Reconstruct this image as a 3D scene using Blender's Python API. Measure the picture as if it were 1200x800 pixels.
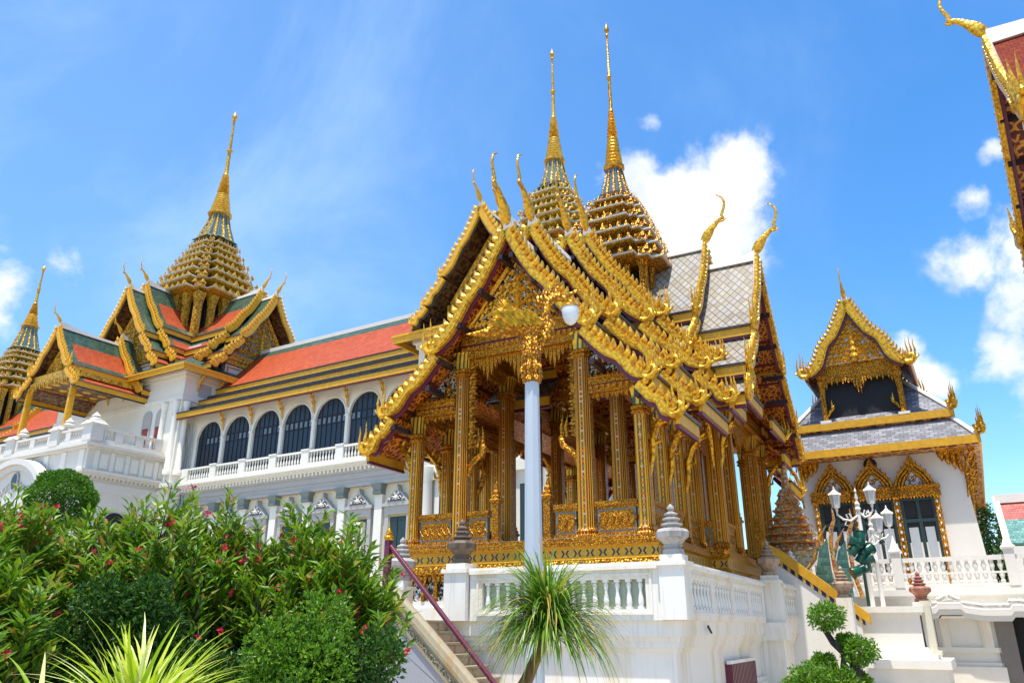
import bpy, bmesh, math, random
from math import sin, cos, pi, radians, sqrt, atan2
from mathutils import Vector, Matrix
for o in list(bpy.data.objects): bpy.data.objects.remove(o)
random.seed(7)
SC = bpy.context.scene
COL = SC.collection
# ------------------------------------------------------------ camera
cam_d = bpy.data.cameras.new('camera'); cam = bpy.data.objects.new('camera', cam_d); COL.objects.link(cam)
FPX, PITCH, EYE = 898.0, radians(20.5), 1.6
cam_d.sensor_width = 36; cam_d.lens = FPX/1200*36; cam_d.clip_end = 6000; cam_d.clip_start = .05
cam.location = (0, 0, EYE); cam.rotation_euler = (pi/2+PITCH, 0, 0)
SC.camera = cam
# ------------------------------------------------------------ light
SUN_EL, SUN_AZ = radians(76), radians(202)      # azimuth clockwise from +Y
sd = Vector((sin(SUN_AZ)*cos(SUN_EL), cos(SUN_AZ)*cos(SUN_EL), sin(SUN_EL)))
sun_d = bpy.data.lights.new('sun', 'SUN'); sun = bpy.data.objects.new('sun', sun_d); COL.objects.link(sun)
sun_d.energy = 4.6; sun_d.angle = radians(.53); sun_d.color = (1, .955, .87)
sun.rotation_euler = sd.to_track_quat('Z', 'Y').to_euler()
SC.view_settings.view_transform = 'Standard'; SC.view_settings.look = 'None'
SC.view_settings.exposure = 0.42; SC.view_settings.gamma = 1; SC.view_settings.use_curve_mapping = False
SC.render.engine = 'CYCLES'
SC.cycles.max_bounces = 6; SC.cycles.diffuse_bounces = 3; SC.cycles.glossy_bounces = 3
W = bpy.data.worlds.new('World'); SC.world = W; W.use_nodes = True

def camray(x, y):
    c, s = cos(PITCH), sin(PITCH)
    v = Vector((x-600, FPX*c-(400-y)*s, FPX*s+(400-y)*c)); return v
def world():
    nt = W.node_tree; N = nt.nodes; L = nt.links; N.clear()
    out = N.new('ShaderNodeOutputWorld'); bg = N.new('ShaderNodeBackground'); L.new(bg.outputs[0], out.inputs[0])
    sky = N.new('ShaderNodeTexSky'); sky.sky_type = 'NISHITA'; sky.sun_disc = False
    sky.sun_elevation = SUN_EL; sky.sun_rotation = SUN_AZ; sky.air_density = 1.0; sky.dust_density = .6; sky.ozone_density = 3.2
    hs = N.new('ShaderNodeHueSaturation'); hs.inputs['Saturation'].default_value = 1.3; hs.inputs['Value'].default_value = 2.1
    L.new(sky.outputs[0], hs.inputs['Color'])
    tc = N.new('ShaderNodeTexCoord'); G = tc.outputs['Generated']
    def noise(sc, det, rough=.55, dist=0):
        n = N.new('ShaderNodeTexNoise'); n.inputs['Scale'].default_value = sc; n.inputs['Detail'].default_value = det
        n.inputs['Roughness'].default_value = rough; n.inputs['Distortion'].default_value = dist; L.new(G, n.inputs['Vector']); return n
    # cumulus seeds: pixel direction, radius in px, strength
    blobs = [(810, 232, 70, 1), (858, 208, 58, .95), (755, 238, 66, 1), (700, 216, 40, .6), (840, 280, 62, 1), (790, 280, 70, 1), (760, 205, 40, .7),
             (20, 322, 55, .9), (75, 316, 48, .85), (-40, 330, 70, 1), (110, 322, 26, .6),
             (1150, 300, 58, .9), (1195, 290, 70, 1), (1140, 245, 34, .7), (1230, 330, 80, 1),
             (1185, 430, 50, .85), (1225, 450, 60, 1), (1078, 440, 42, .75), (1062, 405, 34, .7), (1100, 450, 26, .55),
             (770, 143, 22, .5), (1163, 178, 22, .55), (675, 205, 26, .45), (640, 240, 30, .4), (1200, 370, 26, .5)]
    acc = None
    for x, y, r, a in blobs:
        d = camray(x, y).normalized(); rr = r*1.45/camray(x, y).length
        dn = N.new('ShaderNodeVectorMath'); dn.operation = 'DISTANCE'; L.new(G, dn.inputs[0]); dn.inputs[1].default_value = d
        mr = N.new('ShaderNodeMapRange'); mr.interpolation_type = 'SMOOTHSTEP'
        mr.inputs['From Min'].default_value = rr; mr.inputs['From Max'].default_value = 0
        mr.inputs['To Min'].default_value = 0; mr.inputs['To Max'].default_value = a; L.new(dn.outputs['Value'], mr.inputs['Value'])
        if acc is None: acc = mr.outputs[0]
        else:
            m = N.new('ShaderNodeMath'); m.operation = 'MAXIMUM'; L.new(acc, m.inputs[0]); L.new(mr.outputs[0], m.inputs[1]); acc = m.outputs[0]
    def math(op, a, b, clamp=False):
        m = N.new('ShaderNodeMath'); m.operation = op; m.use_clamp = clamp
        for i, q in enumerate((a, b)):
            if isinstance(q, (int, float)): m.inputs[i].default_value = q
            else: L.new(q, m.inputs[i])
        return m.outputs[0]
    n1 = noise(9, 10, .6, .15); n2 = noise(2.2, 8, .62, .5); n3 = noise(11, 7, .6)
    det = math('MULTIPLY', math('SUBTRACT', n1.outputs[0], .5), 3.3)
    s = math('ADD', math('MULTIPLY', acc, 1.25), det)
    mr = N.new('ShaderNodeMapRange'); mr.interpolation_type = 'SMOOTHSTEP'; L.new(s, mr.inputs['Value'])
    mr.inputs['From Min'].default_value = .38; mr.inputs['From Max'].default_value = 1.1
    mask = math('MULTIPLY', mr.outputs[0], math('MULTIPLY', acc, 3, True), True)
    # thin cirrus veil, more on the left of the view
    sep = N.new('ShaderNodeSeparateXYZ'); L.new(G, sep.inputs[0])
    left = N.new('ShaderNodeMapRange'); L.new(sep.outputs[0], left.inputs['Value'])
    left.inputs['From Min'].default_value = .45; left.inputs['From Max'].default_value = -.45; left.inputs['To Min'].default_value = 0; left.inputs['To Max'].default_value = 1
    v2 = N.new('ShaderNodeMapRange'); v2.interpolation_type = 'SMOOTHSTEP'; L.new(n2.outputs[0], v2.inputs['Value'])
    v2.inputs['From Min'].default_value = .46; v2.inputs['From Max'].default_value = .8; v2.inputs['To Max'].default_value = .42
    veil = math('ADD', math('MULTIPLY', left.outputs[0], .16), math('MULTIPLY', v2.outputs[0], math('ADD', math('MULTIPLY', left.outputs[0], .7), .25)))
    mix0 = N.new('ShaderNodeMix'); mix0.data_type = 'RGBA'; L.new(veil, mix0.inputs[0]); L.new(hs.outputs[0], mix0.inputs[6]); mix0.inputs[7].default_value = (5.6, 7.6, 9.8, 1)
    mix = N.new('ShaderNodeMix'); mix.data_type = 'RGBA'; L.new(mask, mix.inputs[0]); L.new(mix0.outputs[2], mix.inputs[6])
    cr = N.new('ShaderNodeMapRange'); L.new(n3.outputs[0], cr.inputs['Value']); cr.inputs['From Min'].default_value = .35; cr.inputs['From Max'].default_value = .6
    cm = N.new('ShaderNodeMix'); cm.data_type = 'RGBA'; L.new(cr.outputs[0], cm.inputs[0])
    cm.inputs[6].default_value = (6.6, 7.2, 8.1, 1); cm.inputs[7].default_value = (9.4, 9.5, 9.6, 1)
    L.new(cm.outputs[2], mix.inputs[7]); L.new(mix.outputs[2], bg.inputs[0]); bg.inputs[1].default_value = .1
world()

# ------------------------------------------------------------ materials
MATS = {}
class NT:
    def __init__(s, name):
        s.m = bpy.data.materials.new(name); s.m.use_nodes = True; s.nt = s.m.node_tree
        s.b = s.nt.nodes['Principled BSDF']; s.tc = s.nt.nodes.new('ShaderNodeTexCoord'); s.co = s.tc.outputs['Object']
    def n(s, t, **k):
        x = s.nt.nodes.new('ShaderNode'+t)
        for a, b in k.items():
            if hasattr(x, a) and a not in x.inputs: setattr(x, a, b)
            else: s.set(x.inputs[a.replace('_', ' ')] if isinstance(a, str) else x.inputs[a], b)
        return x
    def set(s, inp, v):
        if isinstance(v, bpy.types.NodeSocket): s.nt.links.new(v, inp)
        else: inp.default_value = v
    def noise(s, sc, det=3, co=None, rough=.5, dist=0):
        x = s.n('TexNoise', Scale=sc, Detail=det, Roughness=rough, Distortion=dist); s.nt.links.new(co or s.co, x.inputs['Vector']); return x.outputs[0]
    def vor(s, sc, feat='F1', co=None):
        x = s.n('TexVoronoi'); x.feature = feat; x.inputs['Scale'].default_value = sc; s.nt.links.new(co or s.co, x.inputs['Vector']); return x
    def math(s, op, a, b=0, clamp=False):
        x = s.nt.nodes.new('ShaderNodeMath'); x.operation = op; x.use_clamp = clamp; s.set(x.inputs[0], a); s.set(x.inputs[1], b); return x.outputs[0]
    def ramp(s, fac, stops, interp='LINEAR'):
        x = s.nt.nodes.new('ShaderNodeValToRGB'); s.set(x.inputs[0], fac); x.color_ramp.interpolation = interp
        e = x.color_ramp.elements
        while len(e) < len(stops): e.new(.5)
        for i, (p, c) in enumerate(stops): e[i].position = p; e[i].color = (*c, 1)
        return x.outputs[0]
    def mix(s, f, a, b, mode='MIX'):
        x = s.nt.nodes.new('ShaderNodeMix'); x.data_type = 'RGBA'; x.blend_type = mode
        s.set(x.inputs[0], f)
        for i, q in ((6, a), (7, b)):
            if isinstance(q, tuple): q = (*q, 1) if len(q) == 3 else q
            s.set(x.inputs[i], q)
        return x.outputs[2]
    def map(s, scale=(1, 1, 1), rot=(0, 0, 0), co=None):
        x = s.nt.nodes.new('ShaderNodeMapping'); x.inputs['Scale'].default_value = scale; x.inputs['Rotation'].default_value = rot
        s.nt.links.new(co or s.co, x.inputs[0]); return x.outputs[0]
    def bump(s, h, dist=.02, st=1.0):
        x = s.nt.nodes.new('ShaderNodeBump'); s.set(x.inputs['Height'], h); x.inputs['Distance'].default_value = dist; x.inputs['Strength'].default_value = st
        s.nt.links.new(x.outputs[0], s.b.inputs['Normal'])
    def out(s, col, rough=.5, metal=0.0, spec=.5):
        s.set(s.b.inputs['Base Color'], (*col, 1) if isinstance(col, tuple) else col); s.set(s.b.inputs['Roughness'], rough)
        s.set(s.b.inputs['Metallic'], metal); s.b.inputs['Specular IOR Level'].default_value = spec; return s.m

def gold(name, base=(.86, .40, .014), dark=(.15, .038, .003), carve=16., amt=.5, rough=.34, metal=.68, bd=.03):
    t = NT(name)
    v = t.vor(carve); n = t.noise(carve*.5, 5, rough=.6)
    h = t.math('ADD', t.math('MULTIPLY', v.outputs['Distance'], 1.0), t.math('MULTIPLY', n, .8))
    f = t.math('MULTIPLY', t.math('SUBTRACT', h, .62), 2.2*amt*1.6, True)  # hollows darkened in the colour: groove shade together with dark lacquer
    c = t.mix(f, base, dark)
    c = t.mix(t.math('MULTIPLY', t.noise(1.3, 3), .5), c, (base[0]*.86, base[1]*.72, base[2]*.6))
    t.bump(t.math('SUBTRACT', 1.0, h), bd, .8)
    return t.out(c, rough, metal)
GOLD = gold('gold_plain', base=(.84, .44, .014), amt=.42, carve=11, bd=.02, rough=.27)
GOLDS = gold('gold_smooth', base=(.92, .53, .022), dark=(.36, .12, .005), amt=.42, carve=12, bd=.014, rough=.33, metal=.45)
GOLDB = gold('gold_relief', base=(.95, .52, .03), dark=(.4, .16, .01), amt=.4, carve=20, bd=.015, rough=.3, metal=.5)
GOLDC = gold('gold_carved', amt=.75, carve=17)
GOLDF = gold('gold_fine_carved', amt=.85, carve=30, bd=.02)
GOLDY = gold('gold_ochre_paint', base=(.80, .44, .02), dark=(.5, .2, .01), amt=.2, carve=5, bd=.004, rough=.5, metal=.15)
GOLDFAR = gold('gold_far_carved', base=(.80, .46, .035), dark=(.2, .1, .012), amt=.4, carve=5.5, bd=.08, rough=.42, metal=.4)

def bands(name, base, band_cols, period, gem=True, metal=.45, axis='z'):
    """gold with rows of small mosaic gems"""
    t = NT(name)
    sep = t.n('SeparateXYZ'); t.nt.links.new(t.co, sep.inputs[0])
    z = sep.outputs[2]
    fr = t.math('FRACT', t.math('MULTIPLY', z, 1/period))
    f = t.math('LESS_THAN', t.math('ABSOLUTE', t.math('SUBTRACT', fr, .5)), .22)
    v = t.vor(26); g = t.ramp(t.n('SeparateColor', Color=v.outputs['Color']).outputs[0], [(0, band_cols[0]), (.35, band_cols[1]), (.7, band_cols[2])], 'CONSTANT')
    gm = t.math('MULTIPLY', f, t.math('LESS_THAN', v.outputs['Distance'], .42))
    c = t.mix(gm, t.mix(t.math('MULTIPLY', t.noise(18, 4), .8, True), base, (base[0]*.5, base[1]*.36, base[2]*.3)), g)
    t.bump(v.outputs['Distance'], .012, .6)
    return t.out(c, .3, metal)
def column_mat():
    t = NT('column_glass_mosaic')
    sep = t.n('SeparateXYZ'); t.nt.links.new(t.co, sep.inputs[0]); x, y, z = sep.outputs
    a = t.math('FRACT', t.math('MULTIPLY', t.math('ADD', t.math('ADD', x, y), 10), 13.0))
    a2 = t.math('FRACT', t.math('MULTIPLY', t.math('ADD', t.math('SUBTRACT', x, y), 10), 13.0))
    f1 = t.math('LESS_THAN', t.math('ABSOLUTE', t.math('SUBTRACT', a, .5)), .17)
    f2 = t.math('LESS_THAN', t.math('ABSOLUTE', t.math('SUBTRACT', a2, .5)), .17)
    st = t.math('MINIMUM', t.math('ADD', f1, f2), 1)
    c = t.mix(st, (.90, .46, .02), (.30, .06, .006))
    zz = t.math('FRACT', t.math('MULTIPLY', z, 8.5))
    ctr = t.math('LESS_THAN', t.math('MINIMUM', t.math('ABSOLUTE', x), t.math('ABSOLUTE', y)), .035)
    dot = t.math('MULTIPLY', ctr, t.math('LESS_THAN', t.math('ABSOLUTE', t.math('SUBTRACT', zz, .5)), .2))
    wn = t.n('TexWhiteNoise'); wn.noise_dimensions = '1D'; t.nt.links.new(t.math('FLOOR', t.math('MULTIPLY', z, 8.5)), wn.inputs['W'])
    dc = t.ramp(wn.outputs[0], [(0, (.6, .5, .35)), (.3, (.6, .2, .06)), (.6, (.1, .22, .1)), (.85, (.5, .4, .3))], 'CONSTANT')
    c = t.mix(dot, c, dc)
    c = t.mix(t.math('MULTIPLY', t.noise(25, 4), .55, True), c, (.3, .1, .01))
    t.bump(t.math('ADD', st, t.noise(40, 2)), .012, .7)
    return t.out(c, .25, .55)
COLM = column_mat()
def capital_mat():
    t = NT('capital_petals'); sep = t.n('SeparateXYZ'); t.nt.links.new(t.co, sep.inputs[0]); x, y, z = sep.outputs
    a = t.math('FRACT', t.math('MULTIPLY', t.math('ADD', t.math('ADD', x, y), 10), 8.0))
    f1 = t.math('LESS_THAN', a, .4)
    c = t.mix(f1, (.80, .42, .02), (.045, .085, .05)); t.bump(f1, .02, .6)
    return t.out(c, .3, .5)
CAPM = capital_mat()
def mosaic_mat():   # mirror glass ground behind gilded scrollwork
    t = NT('mirror_glass_mosaic'); v = t.vor(22); r = t.n('SeparateColor', Color=v.outputs['Color']).outputs[0]
    c = t.ramp(r, [(0, (.01, .015, .02)), (.22, (.03, .06, .08)), (.4, (.6, .6, .55)), (.6, (.03, .12, .06)), (.7, (.6, .34, .03)), (.82, (.75, .75, .72))], 'CONSTANT')
    t.bump(v.outputs['Distance'], .02, .8); return t.out(c, .2, .3)
MOSAIC = mosaic_mat()
def soffit_mat(name, base=(.27, .03, .005), pat=(.75, .26, .015), sc=3.2):
    t = NT(name)
    sep = t.n('SeparateXYZ'); t.nt.links.new(t.co, sep.inputs[0]); x, y, z = sep.outputs
    v = t.vor(sc*2.2, 'DISTANCE_TO_EDGE'); n = t.noise(sc*6, 4)
    f = t.math('MULTIPLY', t.math('LESS_THAN', v.outputs['Distance'], .13), t.math('GREATER_THAN', n, .42))
    zz = t.math('FRACT', t.math('MULTIPLY', z, 1.6))
    rib = t.math('LESS_THAN', zz, .12)
    c = t.mix(f, t.mix(n, base, (base[0]*.5, base[1]*.5, base[2]*.5)), pat); c = t.mix(rib, c, (.13, .012, .004))
    t.bump(t.math('ADD', f, rib), .02, .6); return t.out(c, .45, .1)
SOFF = soffit_mat('red_gilt_soffit'); SOFFD = soffit_mat('brown_soffit', (.13, .05, .02), (.25, .13, .04), 1.2)
SOFFB = soffit_mat('dark_red_gilt_soffit', (.16, .03, .012), (.62, .27, .03), 1.5)

def white_mat(name, col=(.80, .79, .74), stain=(.62, .50, .27), amt=.35, sc=.7, grey=(.45, .45, .42)):
    t = NT(name)
    m1 = t.map((1.3, 1.3, .3)); n = t.noise(sc*2, 5, m1, .6); n2 = t.noise(sc*5, 5, t.map((2, 2, .35)), .65)
    f = t.math('MULTIPLY', t.math('MULTIPLY', t.math('SUBTRACT', n, .5), 4.2, True), amt)
    c = t.mix(f, col, stain)
    f2 = t.math('MULTIPLY', t.math('MULTIPLY', t.math('SUBTRACT', n2, .55), 3, True), amt*.6)
    c = t.mix(f2, c, grey)
    if amt > .5:      # rain streaks running down the plaster
        n3 = t.noise(3, 5, t.map((4.5, 4.5, .16)), .6); f3 = t.math('MULTIPLY', t.math('MULTIPLY', t.math('SUBTRACT', n3, .55), 6, True), .5*amt)
        c = t.mix(f3, c, (.40, .33, .21))
    t.bump(t.noise(9, 4), .006, .5); return t.out(c, .6, 0, .3)
WHITE = white_mat('white_lime_plaster', (.86, .80, .70), (.66, .50, .22), .62)
WHITE2 = white_mat('white_hall_plaster', (.68, .64, .57), (.5, .46, .38), .25)
CREAM = white_mat('cream_plaster', (.78, .70, .52), (.6, .5, .33), .2)
CREAMP = white_mat('pale_cream_trim', (.80, .76, .66), (.6, .55, .42), .2)
GREYB = white_mat('grey_shade_stone', (.44, .42, .39), (.3, .3, .3), .25)  # cornice shade on architrave and pediments put into the grey; niches share it
WCLEAN = white_mat('white_paint', (.86, .81, .725), (.68, .62, .48), .3)
STONE = white_mat('weathered_grey_stone', (.44, .41, .38), (.11, .09, .07), .9, 1.6, (.2, .13, .12)); STONED = white_mat('blackened_stone', (.15, .105, .075), (.04, .03, .025), .8, 2.2, (.3, .24, .2))
STONEB = white_mat('banded_sandstone', (.42, .30, .2), (.1, .05, .035), .9, 3, (.5, .48, .45))
LICHEN = white_mat('lichen_stone', (.36, .30, .19), (.35, .17, .04), .9, 2.5, (.12, .12, .09))
REDST = white_mat('painted_red_stone', (.36, .12, .1), (.5, .33, .1), .9, 3, (.12, .08, .07))

def plain(name, col, rough=.5, metal=0., spec=.5, n=0.25, sc=4, bump=.003):
    t = NT(name); k = t.noise(sc, 4); c = t.mix(t.math('MULTIPLY', k, n*2), col, tuple(q*.55 for q in col)); t.bump(k, bump, .5); return t.out(c, rough, metal, spec)
NAVY = plain('dark_navy_blind', (.010, .022, .04), .35, n=.2)
PANE = plain('pale_pane', (.16, .19, .22), .2)
DARK = plain('dark_interior', (.012, .012, .014), .7)
SHUT = plain('dark_green_shutter', (.014, .04, .04), .4)
SHUTL = plain('white_curtain', (.42, .45, .47), .8)
MAROON = plain('maroon_paint', (.15, .02, .045), .35)
REDW = plain('red_wood', (.2, .03, .015), .5)
PURLIN = plain('dark_lacquer', (.03, .016, .02), .35)
POLE = plain('grey_pole_paint', (.52, .56, .60), .45, n=.12, sc=2)
LAMPW = plain('milky_glass', (.8, .82, .84), .15, n=.05)
GREENM = plain('dark_green_enamel', (.006, .085, .055), .3, n=.15)
LENS = plain('lamp_lens', (.06, .07, .08), .1)
TEAL = plain('teal_glass', (.04, .12, .12), .2)
IRON = plain('iron_black', (.02, .02, .02), .6)

def tiles(name, stops, sx=3., sz=4., bumpd=.03, rough=.35, spec=.5):
    t = NT(name)
    # rows by height, columns by plan distance: works on any slope
    sep = t.n('SeparateXYZ'); t.nt.links.new(t.co, sep.inputs[0]); x, y, z = sep.outputs
    row = t.math('MULTIPLY', z, sz); rf = t.math('FLOOR', row)
    g = t.n('NewGeometry'); vt = t.nt.nodes.new('ShaderNodeVectorTransform'); vt.vector_type = 'NORMAL'; vt.convert_from = 'WORLD'; vt.convert_to = 'OBJECT'
    t.nt.links.new(g.outputs['Normal'], vt.inputs[0]); ns = t.n('SeparateXYZ'); t.nt.links.new(vt.outputs[0], ns.inputs[0])
    isx = t.math('GREATER_THAN', t.math('ABSOLUTE', ns.outputs[0]), t.math('ABSOLUTE', ns.outputs[1]))
    along = t.math('ADD', t.math('MULTIPLY', y, isx), t.math('MULTIPLY', x, t.math('SUBTRACT', 1, isx)))
    ca = t.math('ADD', t.math('MULTIPLY', along, sx), t.math('MULTIPLY', t.math('MODULO', rf, 2), .5))
    cb = t.n('CombineXYZ', X=t.math('FLOOR', ca), Y=rf)
    wn = t.n('TexWhiteNoise'); wn.noise_dimensions = '2D'; t.nt.links.new(cb.outputs[0], wn.inputs['Vector'])
    c = t.ramp(wn.outputs[0], stops)
    fx = t.math('ABSOLUTE', t.math('SUBTRACT', t.math('FRACT', ca), .5)); fz = t.math('FRACT', row)
    edge = t.math('MAXIMUM', t.math('GREATER_THAN', fx, .45), t.math('LESS_THAN', fz, .13))
    c = t.mix(t.math('MULTIPLY', edge, .6), c, tuple(q*.25 for q in stops[0][1]))
    c = t.mix(t.math('MULTIPLY', t.math('MULTIPLY', t.math('SUBTRACT', t.noise(1.6, 6, rough=.7), .38), 2.4, True), .5), c, tuple(q*.5 for q in stops[0][1]))
    t.bump(t.math('ADD', fz, t.math('MULTIPLY', edge, -.4)), bumpd, .7); return t.out(c, rough, 0, spec)
TRED = tiles('orange_red_roof_tile', [(0, (.46, .07, .02)), (1, (.58, .11, .03))], 5, 6, spec=.25, rough=.5)
TGRN = tiles('green_roof_tile', [(0, (.035, .085, .05)), (1, (.09, .15, .09))], 5, 6)
TGRY = tiles('grey_roof_slate', [(0, (.13, .13, .15)), (1, (.34, .33, .35))], 3.2, 9, rough=.6, spec=.3)
TMAR = tiles('maroon_roof_tile', [(0, (.16, .02, .015)), (1, (.28, .05, .04))], 7, 9)
TBLK = tiles('black_roof_tile', [(0, (.02, .02, .025)), (1, (.07, .06, .06))], 7, 9)
TTUR = tiles('turquoise_scale_tile', [(0, (.05, .2, .17)), (1, (.2, .42, .36))], 7, 8)
TCOR = tiles('coral_scale_tile', [(0, (.45, .08, .06)), (1, (.62, .17, .12))], 7, 8)
def diamond():
    t = NT('beige_diamond_slate')
    sep = t.n('SeparateXYZ'); t.nt.links.new(t.co, sep.inputs[0]); x, y, z = sep.outputs
    g = t.n('NewGeometry'); vt = t.nt.nodes.new('ShaderNodeVectorTransform'); vt.vector_type = 'NORMAL'; vt.convert_from = 'WORLD'; vt.convert_to = 'OBJECT'
    t.nt.links.new(g.outputs['Normal'], vt.inputs[0]); ns = t.n('SeparateXYZ'); t.nt.links.new(vt.outputs[0], ns.inputs[0])
    isx = t.math('GREATER_THAN', t.math('ABSOLUTE', ns.outputs[0]), t.math('ABSOLUTE', ns.outputs[1]))
    al = t.math('ADD', t.math('MULTIPLY', y, isx), t.math('MULTIPLY', x, t.math('SUBTRACT', 1, isx)))
    a = t.math('MULTIPLY', t.math('ADD', t.math('MULTIPLY', al, 1.35), z), 2.9); b = t.math('MULTIPLY', t.math('SUBTRACT', z, t.math('MULTIPLY', al, 1.35)), 2.9)
    fa = t.math('LESS_THAN', t.math('FRACT', a), .14); fb = t.math('LESS_THAN', t.math('FRACT', b), .14); e = t.math('MAXIMUM', fa, fb)
    cb = t.n('CombineXYZ', X=t.math('FLOOR', a), Y=t.math('FLOOR', b)); wn = t.n('TexWhiteNoise'); wn.noise_dimensions = '2D'; t.nt.links.new(cb.outputs[0], wn.inputs['Vector'])
    c = t.ramp(wn.outputs[0], [(0, (.26, .20, .12)), (.5, (.38, .32, .22)), (1, (.33, .31, .29))]); c = t.mix(t.math('MULTIPLY', t.math('MULTIPLY', t.math('SUBTRACT', t.noise(1.4, 6, rough=.7), .4), 2.6, True), .6), c, (.16, .13, .1)); c = t.mix(e, c, (.1, .085, .075))
    t.bump(t.math('SUBTRACT', 1, e), .02, .6); return t.out(c, .5, 0, .35)
TDIA = diamond()
def bark(name, c1, c2):
    t = NT(name); n = t.noise(14, 5, t.map((1, 1, .25))); t.bump(n, .02, .8); return t.out(t.ramp(n, [(.3, c1), (.7, c2)]), .9, 0, .2)
BARK = bark('grey_brown_bark', (.06, .04, .03), (.2, .15, .11)); BARKY = bark('yellow_brown_bark', (.12, .07, .03), (.34, .22, .1))
def leafm(name, stops, rough=.42, trans=.35):
    t = NT(name); oi = t.n('NewGeometry'); r = oi.outputs['Random Per Island']
    c = t.ramp(r, stops); t.out(c, rough, 0, .45)
    tr = t.nt.nodes.new('ShaderNodeBsdfTranslucent'); t.nt.links.new(c, tr.inputs[0])
    mx = t.nt.nodes.new('ShaderNodeMixShader'); mx.inputs[0].default_value = trans
    o = t.nt.nodes['Material Output']; t.nt.links.new(t.b.outputs[0], mx.inputs[1]); t.nt.links.new(tr.outputs[0], mx.inputs[2]); t.nt.links.new(mx.outputs[0], o.inputs[0]); return t.m
LEAF = leafm('oleander_leaf', [(0, (.07, .18, .006)), (.5, (.15, .30, .012)), (.85, (.28, .40, .02)), (1, (.34, .20, .03))])
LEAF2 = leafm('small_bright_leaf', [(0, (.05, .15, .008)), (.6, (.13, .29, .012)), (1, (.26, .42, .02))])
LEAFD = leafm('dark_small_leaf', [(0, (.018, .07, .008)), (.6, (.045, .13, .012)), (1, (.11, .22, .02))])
LEAFB = leafm('topiary_leaf', [(0, (.04, .13, .008)), (1, (.13, .3, .015))])
LEAFY = leafm('variegated_blade', [(0, (.26, .42, .02)), (.5, (.50, .62, .03)), (.85, (.7, .74, .12)), (1, (.8, .8, .4))], .35, .4)
LEAFP = leafm('ponytail_blade', [(0, (.07, .18, .012)), (.6, (.17, .33, .025)), (.84, (.30, .44, .05)), (.92, (.55, .36, .06)), (1, (.6, .42, .12))], .35, .35)
FLOW = leafm('red_petal', [(0, (.55, .01, .03)), (1, (.8, .03, .09))], .5, .3)

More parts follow.
